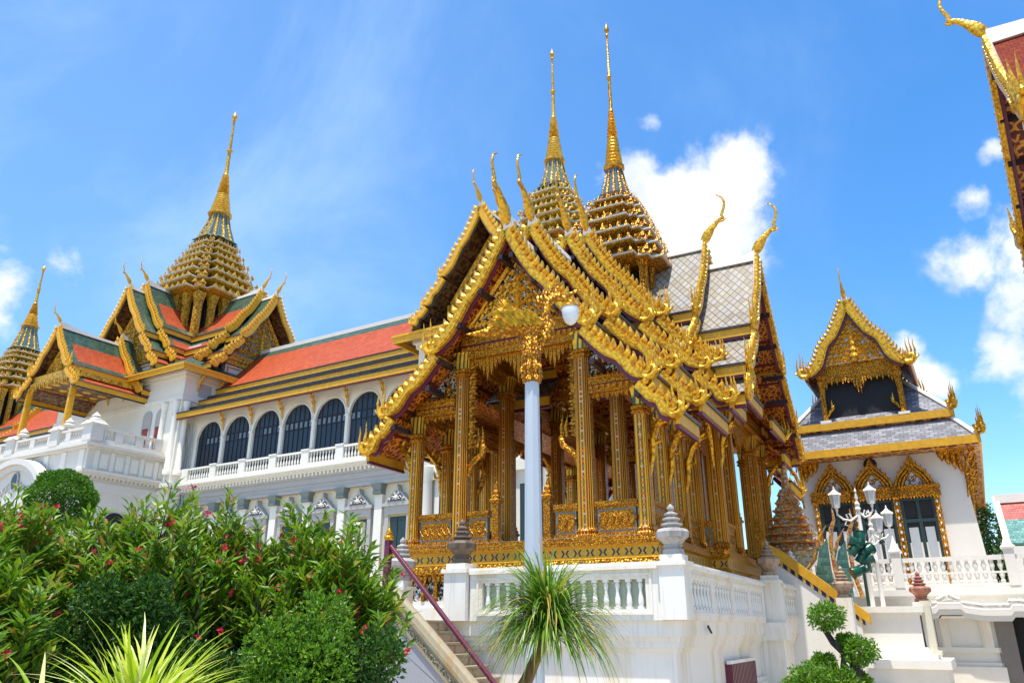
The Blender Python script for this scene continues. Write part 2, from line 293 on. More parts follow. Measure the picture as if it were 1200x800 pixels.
# ------------------------------------------------------------ mesh helpers
SPLIT = {'eave_board', 'purlin_end', 'opening_fretwork', 'aisle_ceiling', 'pane', 'curtain', 'window_opening', 'lower_wall', 'upper_wall', 'ceiling', 'wall_panel', 'landing_block', 'open_sash', 'pilaster', 'gable_boarding', 'drainpipe', 'hip_ridge', 'frame_gem', 'ceiling_rosette', 'balcony_balustrade', 'roof_slope', 'lower_roof_slope', 'metal_hook', 'attic_panel', 'vent_frame', 'post', 'architrave', 'cornice', 'step', 'step_nosing', 'chandelier'}
class MB:
    def __init__(s): s.v = []; s.f = []; s.k = []
    def add(s, vs, fs, k=0):
        n = len(s.v); s.v.extend([tuple(p) for p in vs]); s.f.extend([tuple(n+i for i in f) for f in fs]); s.k.extend([k]*len(fs)); return s
    def box(s, x0, x1, y0, y1, z0, z1, k=0):
        vs = [(x, y, z) for z in (z0, z1) for y in (y0, y1) for x in (x0, x1)]
        return s.add(vs, [(0, 2, 3, 1), (4, 5, 7, 6), (0, 1, 5, 4), (1, 3, 7, 5), (3, 2, 6, 7), (2, 0, 4, 6)], k)
    def prism(s, pts, a0, a1, axis='y', k=0):
        """closed outline pts extruded along axis; pts are (x,z) for y, (y,z) for x, (x,y) for z"""
        def P(p, a): return (p[0], a, p[1]) if axis == 'y' else ((a, p[0], p[1]) if axis == 'x' else (p[0], p[1], a))
        n = len(pts); vs = [P(p, a0) for p in pts]+[P(p, a1) for p in pts]
        return s.add(vs, [tuple(range(n)), tuple(range(2*n-1, n-1, -1))]+[(i, i+n, (i+1) % n+n, (i+1) % n) for i in range(n)], k)
    def loft(s, rings, k=0, cap=True):
        n = len(rings[0]); vs = [p for r in rings for p in r]; fs = []
        for j in range(len(rings)-1):
            for i in range(n): fs.append((j*n+i, j*n+(i+1) % n, (j+1)*n+(i+1) % n, (j+1)*n+i))
        if cap: fs.append(tuple(range(n-1, -1, -1))); fs.append(tuple((len(rings)-1)*n+i for i in range(n)))
        return s.add(vs, fs, k)
    def lathe(s, prof, cx=0, cy=0, z0=0, n=16, k=0, shape=None, sc=1):
        sh = shape or [(cos(2*pi*i/n), sin(2*pi*i/n)) for i in range(n)]
        return s.loft([[(cx+x*r*sc, cy+y*r*sc, z0+z*sc) for x, y in sh] for r, z in prof], k)
    def tube(s, path, rad, n=6, k=0, flat=1.0):
        path = [Vector(p) for p in path]; m = len(path)
        if not isinstance(rad, (list, tuple)): rad = [rad]*m
        rings = []; up = None
        for i, p in enumerate(path):
            d = (path[min(i+1, m-1)]-path[max(i-1, 0)]).normalized()
            if up is None: up = Vector((0, 0, 1)) if abs(d.z) < .9 else Vector((1, 0, 0))
            a = d.cross(up).normalized(); b = a.cross(d).normalized(); up = b
            rings.append([p+a*cos(2*pi*j/n)*rad[i]*flat+b*sin(2*pi*j/n)*rad[i] for j in range(n)])
        return s.loft(rings, k)
    def spike(s, p, h, w, lean=(0, 0), k=0, th=None):
        x, y, z = p; th = th or w
        return s.add([(x-w, y-th, z), (x+w, y-th, z), (x+w, y+th, z), (x-w, y+th, z), (x+lean[0], y+lean[1], z+h)], [(0, 1, 4), (1, 2, 4), (2, 3, 4), (3, 0, 4), (3, 2, 1, 0)], k)
    def islands(s, gap=.02):
        par = list(range(len(s.v)))
        def fd(a):
            while par[a] != a: par[a] = par[par[a]]; a = par[a]
            return a
        for f in s.f:
            r = fd(f[0])
            for i in f[1:]: par[fd(i)] = r
        g = {}
        for j, f in enumerate(s.f): g.setdefault(fd(f[0]), []).append(j)
        L = []
        for fs in g.values():
            vs = {i for j in fs for i in s.f[j]}; P = [s.v[i] for i in vs]
            L.append([fs, [min(p[a] for p in P)-gap for a in range(3)], [max(p[a] for p in P)+gap for a in range(3)]])
        ch = True
        while ch:
            ch = False; out = []
            for it in L:
                for o in out:
                    if all(it[1][a] <= o[2][a] and o[1][a] <= it[2][a] for a in range(3)):
                        o[0] += it[0]; o[1] = [min(p, q) for p, q in zip(o[1], it[1])]; o[2] = [max(p, q) for p, q in zip(o[2], it[2])]; ch = True; break
                else: out.append(it)
            L = out
        return [o[0] for o in L]
    def build(s, name, mats, parent=None, smooth=False, recalc=True, label=None):
        if name in SPLIT:
            I = s.islands()
            if len(I) > 1:
                o = None
                for fs in I:
                    m = MB(); mp = {}
                    for j in fs:
                        f = []
                        for i in s.f[j]:
                            if i not in mp: mp[i] = len(m.v); m.v.append(s.v[i])
                            f.append(mp[i])
                        m.f.append(tuple(f)); m.k.append(s.k[j])
                    o = m._build(name, mats, parent, smooth, recalc, label)
                return o
        return s._build(name, mats, parent, smooth, recalc, label)
    def _build(s, name, mats, parent=None, smooth=False, recalc=True, label=None):
        me = bpy.data.meshes.new(name); me.from_pydata(s.v, [], s.f)
        if not isinstance(mats, (list, tuple)): mats = [mats]
        for m in mats: me.materials.append(m)
        me.polygons.foreach_set('material_index', s.k)
        if recalc:
            bm = bmesh.new(); bm.from_mesh(me); bmesh.ops.recalc_face_normals(bm, faces=bm.faces); bm.to_mesh(me); bm.free()
        if smooth:
            me.polygons.foreach_set('use_smooth', [True]*len(me.polygons)); me.set_sharp_from_angle(angle=radians(38))
        me.update(); o = bpy.data.objects.new(name, me); COL.objects.link(o)
        if parent: o.parent = parent
        if label: o['label'] = label
        return o
def tag(o, label, cat, group=None, kind=None):
    if kind: o['kind'] = kind
    if label: o['label'] = label
    if cat: o['category'] = cat
    if group: o['group'] = group
    return o
def thing(name, label, cat, loc=(0, 0, 0), yaw=0, group=None):
    o = bpy.data.objects.new(name, None); COL.objects.link(o); o.location = loc; o.rotation_euler = (0, 0, radians(yaw)); o.empty_display_size = .3
    return tag(o, label, cat, group)
def copy_part(o, parent, loc=None, rot=None, scale=None):
    c = o.copy(); COL.objects.link(c); c.parent = parent
    if loc is not None: c.location = loc
    if rot is not None: c.rotation_euler = rot
    if scale is not None: c.scale = scale
    for ch in list(o.children): copy_part(ch, c)
    return c
def sq(n=1): return [(1, -1), (1, 1), (-1, 1), (-1, -1)]
def redent(a=.62, b=.81):
    q = [(1, 0), (1, a), (b, a), (b, b), (a, b), (a, 1), (0, 1)]
    pts = []
    for i in range(4):
        c, s_ = [(1, 0), (0, 1), (-1, 0), (0, -1)][i]
        for x, y in q[:-1]: pts.append((x*c-y*s_, x*s_+y*c))
    return pts
RED = redent()
def urn(sc=1):
    return [(.26, 0), (.26, .12), (.2, .14), (.2, .17), (.24, .2), (.22, .24), (.32, .34), (.40, .40), (.41, .52), (.36, .58), (.22, .62), (.2, .65), (.27, .68), (.27, .71), (.17, .74), (.16, .78), (.22, .81), (.22, .835), (.13, .87), (.12, .9), (.17, .93), (.17, .95), (.09, .99), (.06, 1.02), (.09, 1.07), (.08, 1.12), (.03, 1.17), (.01, 1.2)]
def chofa_path(s=1.0):
    pts = [(-.1, -.12), (.05, .1), (.18, .32), (.36, .55), (.62, .8), (.86, .93), (.8, 1.05), (.92, 1.35), (.97, 1.6), (.9, 1.85), (.7, 2.02), (.62, 2.03)]
    rad = [.09, .2, .21, .14, .095, .075, .07, .06, .05, .04, .028, .008]
    return [(a*s, b*s) for a, b in pts], [r*s for r in rad]
def grow(mb, fn, path, rad, n=6, k=0, flat=1.0): mb.tube([fn(*p) for p in path], rad, n, k, flat)
# ------------------------------------------------------------ Thai roof arms
def armfn(cx, cy, d):
    if d == 'S': return lambda s, t, z: (cx+s, cy-t, z)
    if d == 'N': return lambda s, t, z: (cx-s, cy+t, z)
    if d == 'E': return lambda s, t, z: (cx+t, cy+s, z)
    return lambda s, t, z: (cx-t, cy-s, z)
def rowcurve(r, za, n=6, sag=.07):
    s0, z0, s1, z1 = r; L = sqrt((s1-s0)**2+(z1-z0)**2); nx, nz = (z1-z0)/L, -(s1-s0)/L   # pointing down-inwards
    out = []
    for i in range(n+1):
        u = i/n; k = sag*L*sin(pi*u); out.append((s0+(s1-s0)*u+nx*k, za+z0+(z1-z0)*u+nz*k))
    return out
def slab_row(mb, fn, side, r, za, ta, tb, th=.1, border=None, sag=.05):
    """one roof slope: upper face tile(s), under face soffit. border=(along, across): frame in material 2"""
    c = rowcurve(r, za, 6, sag); n = len(c)
    ts = [ta, tb] if not border else sorted([ta, ta+border[0], tb-border[0], tb])
    for j in range(len(ts)-1):
        for i in range(n-1):
            (s0, z0), (s1, z1) = c[i], c[i+1]
            k = 0
            if border and (j != 1 or i < border[1] or i >= n-1-border[2]): k = 2
            mb.add([fn(side*s0, ts[j], z0+th), fn(side*s1, ts[j], z1+th), fn(side*s1, ts[j+1], z1+th), fn(side*s0, ts[j+1], z0+th)], [(0, 1, 2, 3)], k)
    for i in range(n-1):
        (s0, z0), (s1, z1) = c[i], c[i+1]
        mb.add([fn(side*s0, ta, z0), fn(side*s1, ta, z1), fn(side*s1, tb, z1), fn(side*s0, tb, z0)], [(3, 2, 1, 0)], 1)
        for t in (ta, tb): mb.add([fn(side*s0, t, z0), fn(side*s1, t, z1), fn(side*s1, t, z1+th), fn(side*s0, t, z0+th)], [(0, 1, 2, 3)], 1)
    for i in (0, n-1):
        s_, z_ = c[i]; mb.add([fn(side*s_, ta, z_), fn(side*s_, tb, z_), fn(side*s_, tb, z_+th), fn(side*s_, ta, z_+th)], [(0, 1, 2, 3)], 1)
def fascia(mb, fn, side, r, za, ta, tb, h=.2, w=.1, k=0):
    s, z = side*r[2], za+r[3]
    def bx(sa, sb, z0, z1, kk):
        vs = [fn(a, t, q) for q in (z0, z1) for t in (ta, tb) for a in (sa, sb)]
        mb.add(vs, [(0, 2, 3, 1), (4, 5, 7, 6), (0, 1, 5, 4), (1, 3, 7, 5), (3, 2, 6, 7), (2, 0, 4, 6)], kk)
    bx(s+side*.004, s+side*w, z-h*.72, z+h*.12, 0); bx(s-side*.02, s+side*(w+.05), z+h*.125, z+h*.36, 1)
    bx(s-side*.02, s+side*(w-.03), z-h*.98, z-h*.725, 2)
def barge(mb, fn, side, r, za, t, w=.3, th=.12, teeth=.2, tsz=.26, wave=0.0, k=0):
    c = rowcurve(r, za, 14, .05); m = len(c)
    s0, z0, s1, z1 = r; L = sqrt((s1-s0)**2+(z1-z0)**2); ux, uz = (s1-s0)/L, (z1-z0)/L; nx, nz = -uz, ux  # n: outward-up
    if nz < 0: nx, nz = -nx, -nz
    top, bot = [], []
    for i, (s, z) in enumerate(c):
        u = i/(m-1); o = wave*sin((u-.45)/.55*2*pi)*(u > .45)
        top.append((s+nx*(.14+o), z+nz*(.14+o))); bot.append((s+nx*(.14-w+o*1.3-.04*(u > .6)), z+nz*(.14-w+o*1.3)))
    for i in range(m-1):
        q = [top[i], top[i+1], bot[i+1], bot[i]]
        vs = [fn(side*a, t, b) for a, b in q]+[fn(side*a, t+th, b) for a, b in q]
        mb.add(vs, [(0, 1, 2, 3), (7, 6, 5, 4), (0, 4, 5, 1), (1, 5, 6, 2), (2, 6, 7, 3), (3, 7, 4, 0)], k)
        # raised moulding on the face
        q = [((a*.82+d*.18), (b*.82+e*.18)) for (a, b), (d, e) in ((top[i], bot[i]), (top[i+1], bot[i+1]))]+[((a*.18+d*.82), (b*.18+e*.82)) for (a, b), (d, e) in ((top[i+1], bot[i+1]), (top[i], bot[i]))]
        vs = [fn(side*a, t+th, b) for a, b in q]+[fn(side*a, t+th+.03, b) for a, b in q]
        mb.add(vs, [(7, 6, 5, 4), (0, 4, 5, 1), (1, 5, 6, 2), (2, 6, 7, 3), (3, 7, 4, 0)], k)
    N = int(L/teeth)
    for i in range(N):
        u = (i+.5)/N; j = min(int(u*(m-1)), m-2); f = u*(m-1)-j
        s = top[j][0]*(1-f)+top[j+1][0]*f; z = top[j][1]*(1-f)+top[j+1][1]*f
        e = teeth*.36; T_ = tsz
        C = lambda a_, b_: (s+ux*e*a_+nx*T_*b_, z+uz*e*a_+nz*T_*b_)
        leaf = [C(-1, -.12), C(.8, -.12), C(1.15, .28), C(.75, .62), C(-.1, .86), C(-1.5, 1.12), C(-1.0, .7), C(-1.15, .35)]
        cen = C(-.05, .35); nl = len(leaf)
        vs = [fn(side*p[0], t+.02, p[1]) for p in leaf]+[fn(side*p[0], t+th-.01, p[1]) for p in leaf]+[fn(side*cen[0], t+th+.05, cen[1]), fn(side*cen[0], t-.01, cen[1])]
        fs = [(i_, (i_+1) % nl, (i_+1) % nl+nl, i_+nl) for i_ in range(nl)]+[(i_+nl, (i_+1) % nl+nl, 2*nl) for i_ in range(nl)]+[((i_+1) % nl, i_, 2*nl+1) for i_ in range(nl)]
        mb.add(vs, fs, k)
def naga(mb, fn, side, s, z, t, sc=1., k=0, fingers=4):
    """curled serpent head that ends a bargeboard, with flame crest"""
    g = lambda a, b, c=0: fn(side*(s+a*sc), t+.08+c*sc, z+b*sc)
    mb.tube([g(-.42, .34), g(-.2, .04), g(.02, -.1), g(.24, -.08), g(.36, .08), g(.34, .26), g(.24, .36)], [r*sc for r in (.08, .12, .15, .16, .15, .13, .07)], 8, k)
    mb.tube([g(.22, .3), g(.08, .34), g(.0, .24), g(.06, .15), g(.14, .2)], [r*sc for r in (.08, .06, .05, .04, .02)], 6, k)    # inner scroll
    mb.tube([g(.34, .12), g(.52, .12), g(.6, .2), (g(.58, .3))], [r*sc for r in (.09, .06, .045, .01)], 6, k)                     # snout
    for i in range(fingers):
        a = .40-.17*i; h = (.95, 1.2, 1.0, .6, .4)[i]; c = (.05, -.04, .06, -.02, 0)[i]
        mb.tube([g(a, .2, c), g(a+.05, .2+h*.3, c*1.6), g(a+.0, .2+h*.65, c*2), g(a+.03, .2+h, c*2.4)], [r*sc for r in (.075, .06, .035, .004)], 6, k)
    mb.tube([g(-.16, .12, .1), g(-.1, .34, .16), g(-.16, .5, .2)], [r*sc for r in (.07, .05, .005)], 5, k)
def chofa(mb, fn, t, z, s=1., k=0):
    p, r = chofa_path(s); mb.tube([fn(0, t+a, z+b) for a, b in p], r, 8, k, .8)
    mb.tube([fn(0, t+.55*s, z+.8*s), fn(0, t+.85*s, z+.78*s), fn(0, t+1.0*s, z+.86*s)], [.07*s, .05*s, .008*s], 5, k)  # beak
def tympanum(parent, fn, hw, z0, z1, t, mats, name='gable_panel', scroll=34, tw=.02, frame=.12, seed=1, spikes=True):
    """triangular pediment: mosaic ground, gilded scroll relief and frame"""
    rnd = random.Random(seed); mb = MB(); q = [(-hw, z0), (hw, z0), (0, z1)]
    mb.add([fn(a, t, b) for a, b in q]+[fn(a, t-.1, b) for a, b in q], [(0, 1, 2), (5, 4, 3), (0, 3, 4, 1), (1, 4, 5, 2), (2, 5, 3, 0)], 0)
    p = mb.build(name, mats[0], parent)
    mb = MB(); H = z1-z0
    for (a, b), (c, d) in ((q[0], q[2]), (q[1], q[2])):
        mb.tube([fn(a, t+.05, b), fn(c, t+.05, d)], frame*.6, 4)
    mb.tube([fn(0, t+.04, z0), fn(0, t+.04, z0+H*.8)], [.07*H, .01], 5)
    for i in range(5): # central figure stack
        mb.lathe([(.0, 0), (.1*H*(1-i*.17), .02*H), (.07*H*(1-i*.17), .09*H), (0, .13*H)], *fn(0, t+.03, z0)[:2], z0+H*(.08+.13*i), 8)
    cnt = 0
    for row in range(9):
        zz = z0+H*(.05+row*.095); wmax = hw*(1-(zz-z0)/H)-frame
        if wmax < .08: continue
        n = max(1, int(wmax/(.13*hw)))
        for sd in (-1, 1):
            for i in range(n):
                a = sd*(wmax*(i+.6)/n); R = .062*hw*rnd.uniform(.8, 1.25); ph = rnd.uniform(-.6, .6)+(0 if sd > 0 else pi)
                turn = 1.5*pi*(1 if rnd.random() < .6 else -1)
                pts = []
                for u in range(8):
                    an = ph+turn*u/7; rr = R*(1-u/9); pts.append(fn(a+rr*cos(an), t+.03, zz+rr*sin(an)*1.2))
                pts.append(fn(a+sd*R*.2, t+.05, zz+R*1.9))
                mb.tube(pts[:8], [tw*2.0*(1-u/12) for u in range(8)], 4)
                mb.tube([fn(a, t+.03, zz), fn(a-sd*R*.9, t+.05, zz+R*1.2), fn(a-sd*R*.3, t+.03, zz+R*2.2)], [tw*1.6, tw*1.5, .003], 4); cnt += 1
    mb.build('scrollwork', mats[1], p)
    return p

def thai_arm(parent, cx, cy, d, tiers, M, detail=1, seed=1):
    """tiers: list of dict(t0,t1,z,rows,...). M: roof, soffit, gold, border(optional)"""
    fn = armfn(cx, cy, d); nag = []
    for ti, T in enumerate(tiers):
        rows = T['rows']; z = T['z']; t0, t1 = T['t0'], T['t1']; w = T.get('w', .235)
        mb = MB()
        for side in (-1, 1):
            for ri, r in enumerate(rows): slab_row(mb, fn, side, r, z, t0, t1, .1, T.get('border') if ri < 2 else None)
        mb.build('roof_slope', [M['roof'], M['soff'], M.get('border', M['roof'])], parent)
        mb = MB()
        for side in (-1, 1):
            for r in rows: fascia(mb, fn, side, r, z, t0, t1-.02, T.get('fh', .3))
        mb.build('eave_board', [M['gold2'], M['black'], M['red']], parent)
        mb = MB()   # ridge cap rising to the finial
        R = []
        for i in range(9):
            u = i/8; tt = t0+(t1-t0)*u; rise = T.get('rise', .35)*max(0, u-.45)**2/.5
            R.append([fn(-.13, tt, z+.02), fn(-.1, tt, z+.2+rise), fn(.1, tt, z+.2+rise), fn(.13, tt, z+.02)])
        mb.loft(R); mb.build('ridge', M['ridge'], parent)
        for side in (-1, 1):
            mb = MB()
            for ri, r in enumerate(rows):
                barge(mb, fn, side, r, z, t1, w=w*(1 if ri == 0 else .9), teeth=T.get('teeth', .2), tsz=T.get('tsz', .2), wave=T.get('wave', .05))
            b = mb.build('bargeboard', M.get('smooth', M['gold']), parent)
            mb = MB()
            for ri, r in enumerate(rows):   # red backing board behind the gold
                barge(mb, fn, side, (r[0], r[1]-.03, r[2]-.03, r[3]-.03), z, t1-.07, w=w*1.15, teeth=99, wave=T.get('wave', .05), th=.06)
            mb.build('backing_board', M['red'], b)
            for ri, r in enumerate(rows):
                mb = MB(); naga(mb, fn, side, r[2]-.02, z+r[3]+.02, t1, T.get('nsc', .66)*(1 if ri == 0 else .88)); mb.build('naga_finial', M.get('smooth', M['gold']), b, smooth=True)
            if detail and d in 'SEW'[:2 if not T.get('pur') else 3]:
                mb = MB()
                for ri, r in enumerate(rows[:2]):
                    L = sqrt((r[2]-r[0])**2+(r[3]-r[1])**2); n = max(1, int(L/1.15))
                    for i in range(n+1):
                        u = (i+.25)/(n+.5); s = r[0]+(r[2]-r[0])*u; zz = z+r[1]+(r[3]-r[1])*u-.36-.06*r[2]
                        vs = [fn(side*(s+a), q, zz+b) for b in (-.065, .065) for q in (t1-.6, t1+.1) for a in (-.06, .06)]
                        mb.add(vs, [(0, 2, 3, 1), (4, 5, 7, 6), (0, 1, 5, 4), (1, 3, 7, 5), (3, 2, 6, 7), (2, 0, 4, 6)])
                mb.build('purlin_end', M['purlin'], b)
        mb = MB()
        if M.get('silver') and 0: pass
        chofa(mb, fn, t1+.02, z+.16+T.get('rise', .35)*.55, T.get('csc', .84)); mb.build('chofa_finial', M.get('smooth', M['gold']), parent, smooth=True)

def cornice_ring(mb, cx, cy, z, r, h, k_top=1, k=0, shape=RED):
    mb.lathe([(r*.80, 0), (r*.9, h*.2), (r*.97, h*.35), (r*.97, h*.5)], cx, cy, z, k=k, shape=shape)
    mb.lathe([(r*1.0, 0), (r*1.02, h*.1), (r*.98, h*.2)], cx, cy, z+h*.5, k=k_top, shape=shape)
    mb.lathe([(r*.97, 0), (r*.84, h*.4)], cx, cy, z+h*.7, k=2, shape=shape)
def spire(parent, cx, cy, rims0, zbell, zbellt, rb, ztip, mats, ant=.3, antn=5):
    """rims [(z, half width)] bottom to top; mats gold, white edge, tile, dark, bell"""
    rims = [(z, r*.9) for z, r in rims0]
    for i, (z, r) in enumerate(rims):
        zn, rn = rims[i+1] if i+1 < len(rims) else (zbell, rims[-1][1]*.86)
        h = (zn-z); mb = MB()
        cornice_ring(mb, cx, cy, z, r, h*.62)
        # recessed storey with little piers
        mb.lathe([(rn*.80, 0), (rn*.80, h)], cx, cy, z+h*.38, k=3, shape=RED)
        for a in range(4):
            c, s_ = [(1, 0), (0, 1), (-1, 0), (0, -1)][a]
            n = 5
            for j in range(n):
                o = (j/(n-1)-.5)*2*rn*.72; x = rn*.86-(abs(o) > rn*.5)*rn*.12; X, Y = cx+x*c-o*s_, cy+x*s_+o*c; b = r*.05
                mb.box(X-b, X+b, Y-b, Y+b, z+h*.55, z+h*.98)
            for j in range(antn*2+1):
                o = (j/(antn*2)-.5)*2*r*.93; x = r*.97-(abs(o) > r*.6)*r*.16; X, Y = cx+x*c-o*s_, cy+x*s_+o*c; big = 1.35 if j == antn else 1.
                mb.spike((X, Y, z+h*.36), ant*h*1.35*big, r*.045*big, (x*c*.03, x*s_*.03))
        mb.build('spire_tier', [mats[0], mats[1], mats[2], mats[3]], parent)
    mb = MB(); H = zbellt-zbell
    mb.lathe([(rb*1.3, 0), (rb*1.15, H*.04), (rb*1.05, H*.1), (rb*.93, H*.3), (rb*.74, H*.6), (rb*.6, H*.85), (rb*.58, H)], cx, cy, zbell, shape=RED, k=0)
    for a in range(12):
        an = a/12*2*pi+.26; P = [(cx+cos(an)*rb*q, cy+sin(an)*rb*q, zbell+H*u) for q, u in ((1.16, .03), (1.0, .25), (.78, .6), (.62, .97))]
        mb.tube(P, [rb*.1, rb*.1, rb*.08, rb*.05], 5, 1)
    mb.build('spire_bell', [mats[4], mats[0]], parent)
    mb = MB(); z0 = zbellt; L = ztip-z0; r0 = rb*.72
    prof = [(r0*.9, 0), (r0*1.12, L*.01), (r0*1.12, L*.025), (r0*.9, L*.035)]
    n = 8
    for i in range(n):
        u = i/n; z = .035+.17*u; r = r0*(.92-.36*u); prof += [(r, L*z), (r*1.04, L*(z+.008)), (r*.9, L*(z+.017))]
    n = 9
    for i in range(n):
        u = i/n; z = .21+.18*u; r = r0*(.52-.26*u); prof += [(r*.8, L*z), (r*1.15, L*(z+.009)), (r*.8, L*(z+.018))]
    prof += [(r0*.2, L*.40), (r0*.17, L*.6), (r0*.3, L*.607), (r0*.3, L*.615), (r0*.15, L*.625), (r0*.1, L*.9), (r0*.22, L*.905), (r0*.1, L*.92), (r0*.3, L*.945), (r0*.2, L*.965), (r0*.05, L*.985), (.005, L)]
    mb.lathe(prof, cx, cy, z0, n=12); mb.build('spire_shaft', mats[5], parent, smooth=True)

def column(name, h, w, parent, loc, mats=None):
    mb = MB(); mb.lathe([(w*1.35, 0), (w*1.35, .06), (w*1.15, .1), (w*1.25, .16), (w*1.05, .22), (w, .26), (w*.96, h-.62)], shape=RED)
    o = mb.build(name, COLM, parent); o.location = loc
    mb = MB(); mb.lathe([(w*1.02, 0), (w*1.28, .03), (w*1.28, .07), (w*1.04, .1), (w*1.3, .14), (w*1.3, .18), (w*1.02, .22)], 0, 0, h-.64, shape=RED)
    mb.lathe([(w*.98, 0), (w*1.02, .15), (w*1.25, .36), (w*1.5, .42)], 0, 0, h-.42, shape=RED, k=1)
    c = mb.build('capital', [GOLDF, CAPM], o); return o
def bracket(mb, fn, h=1.5, r=.75, k=0):
    """gilded naga bracket from a column up to the eave; fn(a out, z)"""
    P = [(0, 0), (.1, .25), (.12, .5), (.28, .72), (.5, .85), (.72, .97), (.8, 1.08)]
    mb.tube([fn(a*r, b*h) for a, b in P], [.035, .06, .075, .08, .07, .055, .02], 6, k)
    for a, b in ((.14, .45), (.3, .72), (.52, .86)):
        mb.tube([fn(a*r, b*h), fn((a+.2)*r, (b+.02)*h), fn((a+.24)*r, (b+.16)*h)], [.05, .045, .004], 5, k)
        mb.tube([fn(a*r, b*h), fn((a-.12)*r, (b+.1)*h), fn((a-.1)*r, (b+.22)*h)], [.05, .04, .004], 5, k)
def lace(mb, P, Q, fn3, depth, n, pend=(), k=0, th=.05):
    """hanging fretwork between P and Q (points along a beam); fn3(u)->(x,y,z) top, teeth hang down"""
    for i in range(n):
        u = (i+.5)/n; x, y, z = fn3(u); w = .5/n
        x0, y0, _ = fn3(u-w*.96); x1, y1, _ = fn3(u+w*.96)
        d = depth*(.8+.35*(i % 2))
        for c, m in pend:
            q = abs(u-c)
            if q < .12: d = max(d, m*(1-q/.13))
        nx, ny = -(y1-y0), x1-x0; L = sqrt(nx*nx+ny*ny) or 1; nx, ny = nx/L*th, ny/L*th
        xm, ym = (x0+x1)/2, (y0+y1)/2
        pts = [(x0, y0, z), (x1, y1, z), (x1*.85+xm*.15, y1*.85+ym*.15, z-d*.55), (xm, ym, z-d), (x0*.85+xm*.15, y0*.85+ym*.15, z-d*.55)]
        mb.add([(a+nx, b+ny, c) for a, b, c in pts]+[(a-nx, b-ny, c) for a, b, c in pts], [(0, 1, 2, 3, 4), (9, 8, 7, 6, 5)]+[(i_, (i_+1) % 5, (i_+1) % 5+5, i_+5) for i_ in range(5)], k)
# ------------------------------------------------------------ ground
mb = MB(); mb.box(-900, 900, -60, 1500, -.5, 0)
t = NT('stone_paving'); v = t.n('TexBrick', Scale=1.2); t.nt.links.new(t.co, v.inputs['Vector']); v.inputs['Color1'].default_value = (.46, .40, .31, 1); v.inputs['Color2'].default_value = (.54, .47, .37, 1); v.inputs['Mortar'].default_value = (.15, .14, .12, 1)
t.bump(t.noise(3, 4), .01); PAVE = t.out(v.outputs['Color'], .8)
tag(mb.build('ground', PAVE), None, None, kind='structure')

# ------------------------------------------------------------ golden pavilion (local origin under its spire)
YP = -28
def wp(o, yaw, x, y, z=0):
    a = radians(yaw); return (o[0]+x*cos(a)-y*sin(a), o[1]+x*sin(a)+y*cos(a), z)
CORNER = (3.06, 15.0)
PC = wp(CORNER, YP, -4.0, 9.3)
pav = thing('golden_pavilion', 'gilded open sided royal pavilion with stacked gables and a tall spire above the white terrace', 'pavilion', PC, YP)
ZP = 3.45
def cross(o, f=8.1, a=3.3, b=3.72, c=3.75, back=5.2):
    a, b, c, f, back = a+o, b+o, c+o, f+o, back+o
    return [(-a, -f), (a, -f), (a, -c), (b, -c), (b, c), (a, c), (a, back), (-a, back), (-a, c), (-b, c), (-b, -c), (-a, -c)]
def ring(o, z): return [(x, y, z) for x, y in cross(o)]
mb = MB(); mb.loft([ring(.12, 3.27), ring(.12, 3.36), ring(.06, 3.38), ring(.06, ZP)]); mb.build('platform_edge', GOLDF, pav)
def band_mat():
    t = NT('gilt_band_with_blue_gems'); sep = t.n('SeparateXYZ'); t.nt.links.new(t.co, sep.inputs[0]); x, y, z = sep.outputs
    a = t.math('ADD', x, y); fr = t.math('FRACT', t.math('MULTIPLY', a, 3.4)); zz = t.math('ABSOLUTE', t.math('SUBTRACT', z, 3.12))
    e = t.math('ABSOLUTE', t.math('SUBTRACT', t.math('ABSOLUTE', t.math('SUBTRACT', fr, .5)), t.math('ADD', .1, t.math('MULTIPLY', zz, 2.2))))
    m = t.math('MULTIPLY', t.math('LESS_THAN', e, .07), t.math('LESS_THAN', zz, .075))
    n = t.noise(22, 4); c = t.mix(t.math('MULTIPLY', n, .8), (.80, .43, .03), (.35, .14, .01)); c = t.mix(m, c, (.02, .03, .07)); t.bump(t.math('ADD', n, m), .02, .7); return t.out(c, .3, .5)
BAND = band_mat()
mb = MB(); mb.loft([ring(.10, 2.98), ring(.05, 3.02), ring(.05, 3.22), ring(.1, 3.27)]); mb.build('platform_band', BAND, pav)
mb = MB(); mb.loft([ring(.08, 2.74), ring(.13, 2.8), ring(.13, 2.86), ring(.09, 2.98)])
def along(poly, step):
    n = len(poly)
    for i in range(n):
        (x0, y0), (x1, y1) = poly[i], poly[(i+1) % n]; L = sqrt((x1-x0)**2+(y1-y0)**2); m = max(1, int(L/step))
        for j in range(m): u = (j+.5)/m; yield x0+(x1-x0)*u, y0+(y1-y0)*u, (x1-x0)/L, (y1-y0)/L, L/m
for x, y, dx, dy, st in along(cross(.11), .12):
    mb.add([(x-dx*st*.45, y-dy*st*.45, 2.75), (x+dx*st*.45, y+dy*st*.45, 2.75), (x, y, 2.58), (x-dx*st*.45-dy*.03, y-dy*st*.45+dx*.03, 2.75), (x+dx*st*.45-dy*.03, y+dy*st*.45+dx*.03, 2.75)], [(0, 2, 1), (3, 4, 2), (0, 3, 2), (1, 2, 4)])
mb.build('platform_fringe', GOLDC, pav)
mb = MB(); mb.loft([ring(.0, 1.9), ring(.02, 2.2), ring(.0, 2.75)], k=0)
for x, y, dx, dy, st in along(cross(.03), .34): mb.box(x-.05, x+.05, y-.05, y+.05, 2.2, 2.74, 1)
mb.build('glass_plinth', [MOSAIC, GOLDC], pav)
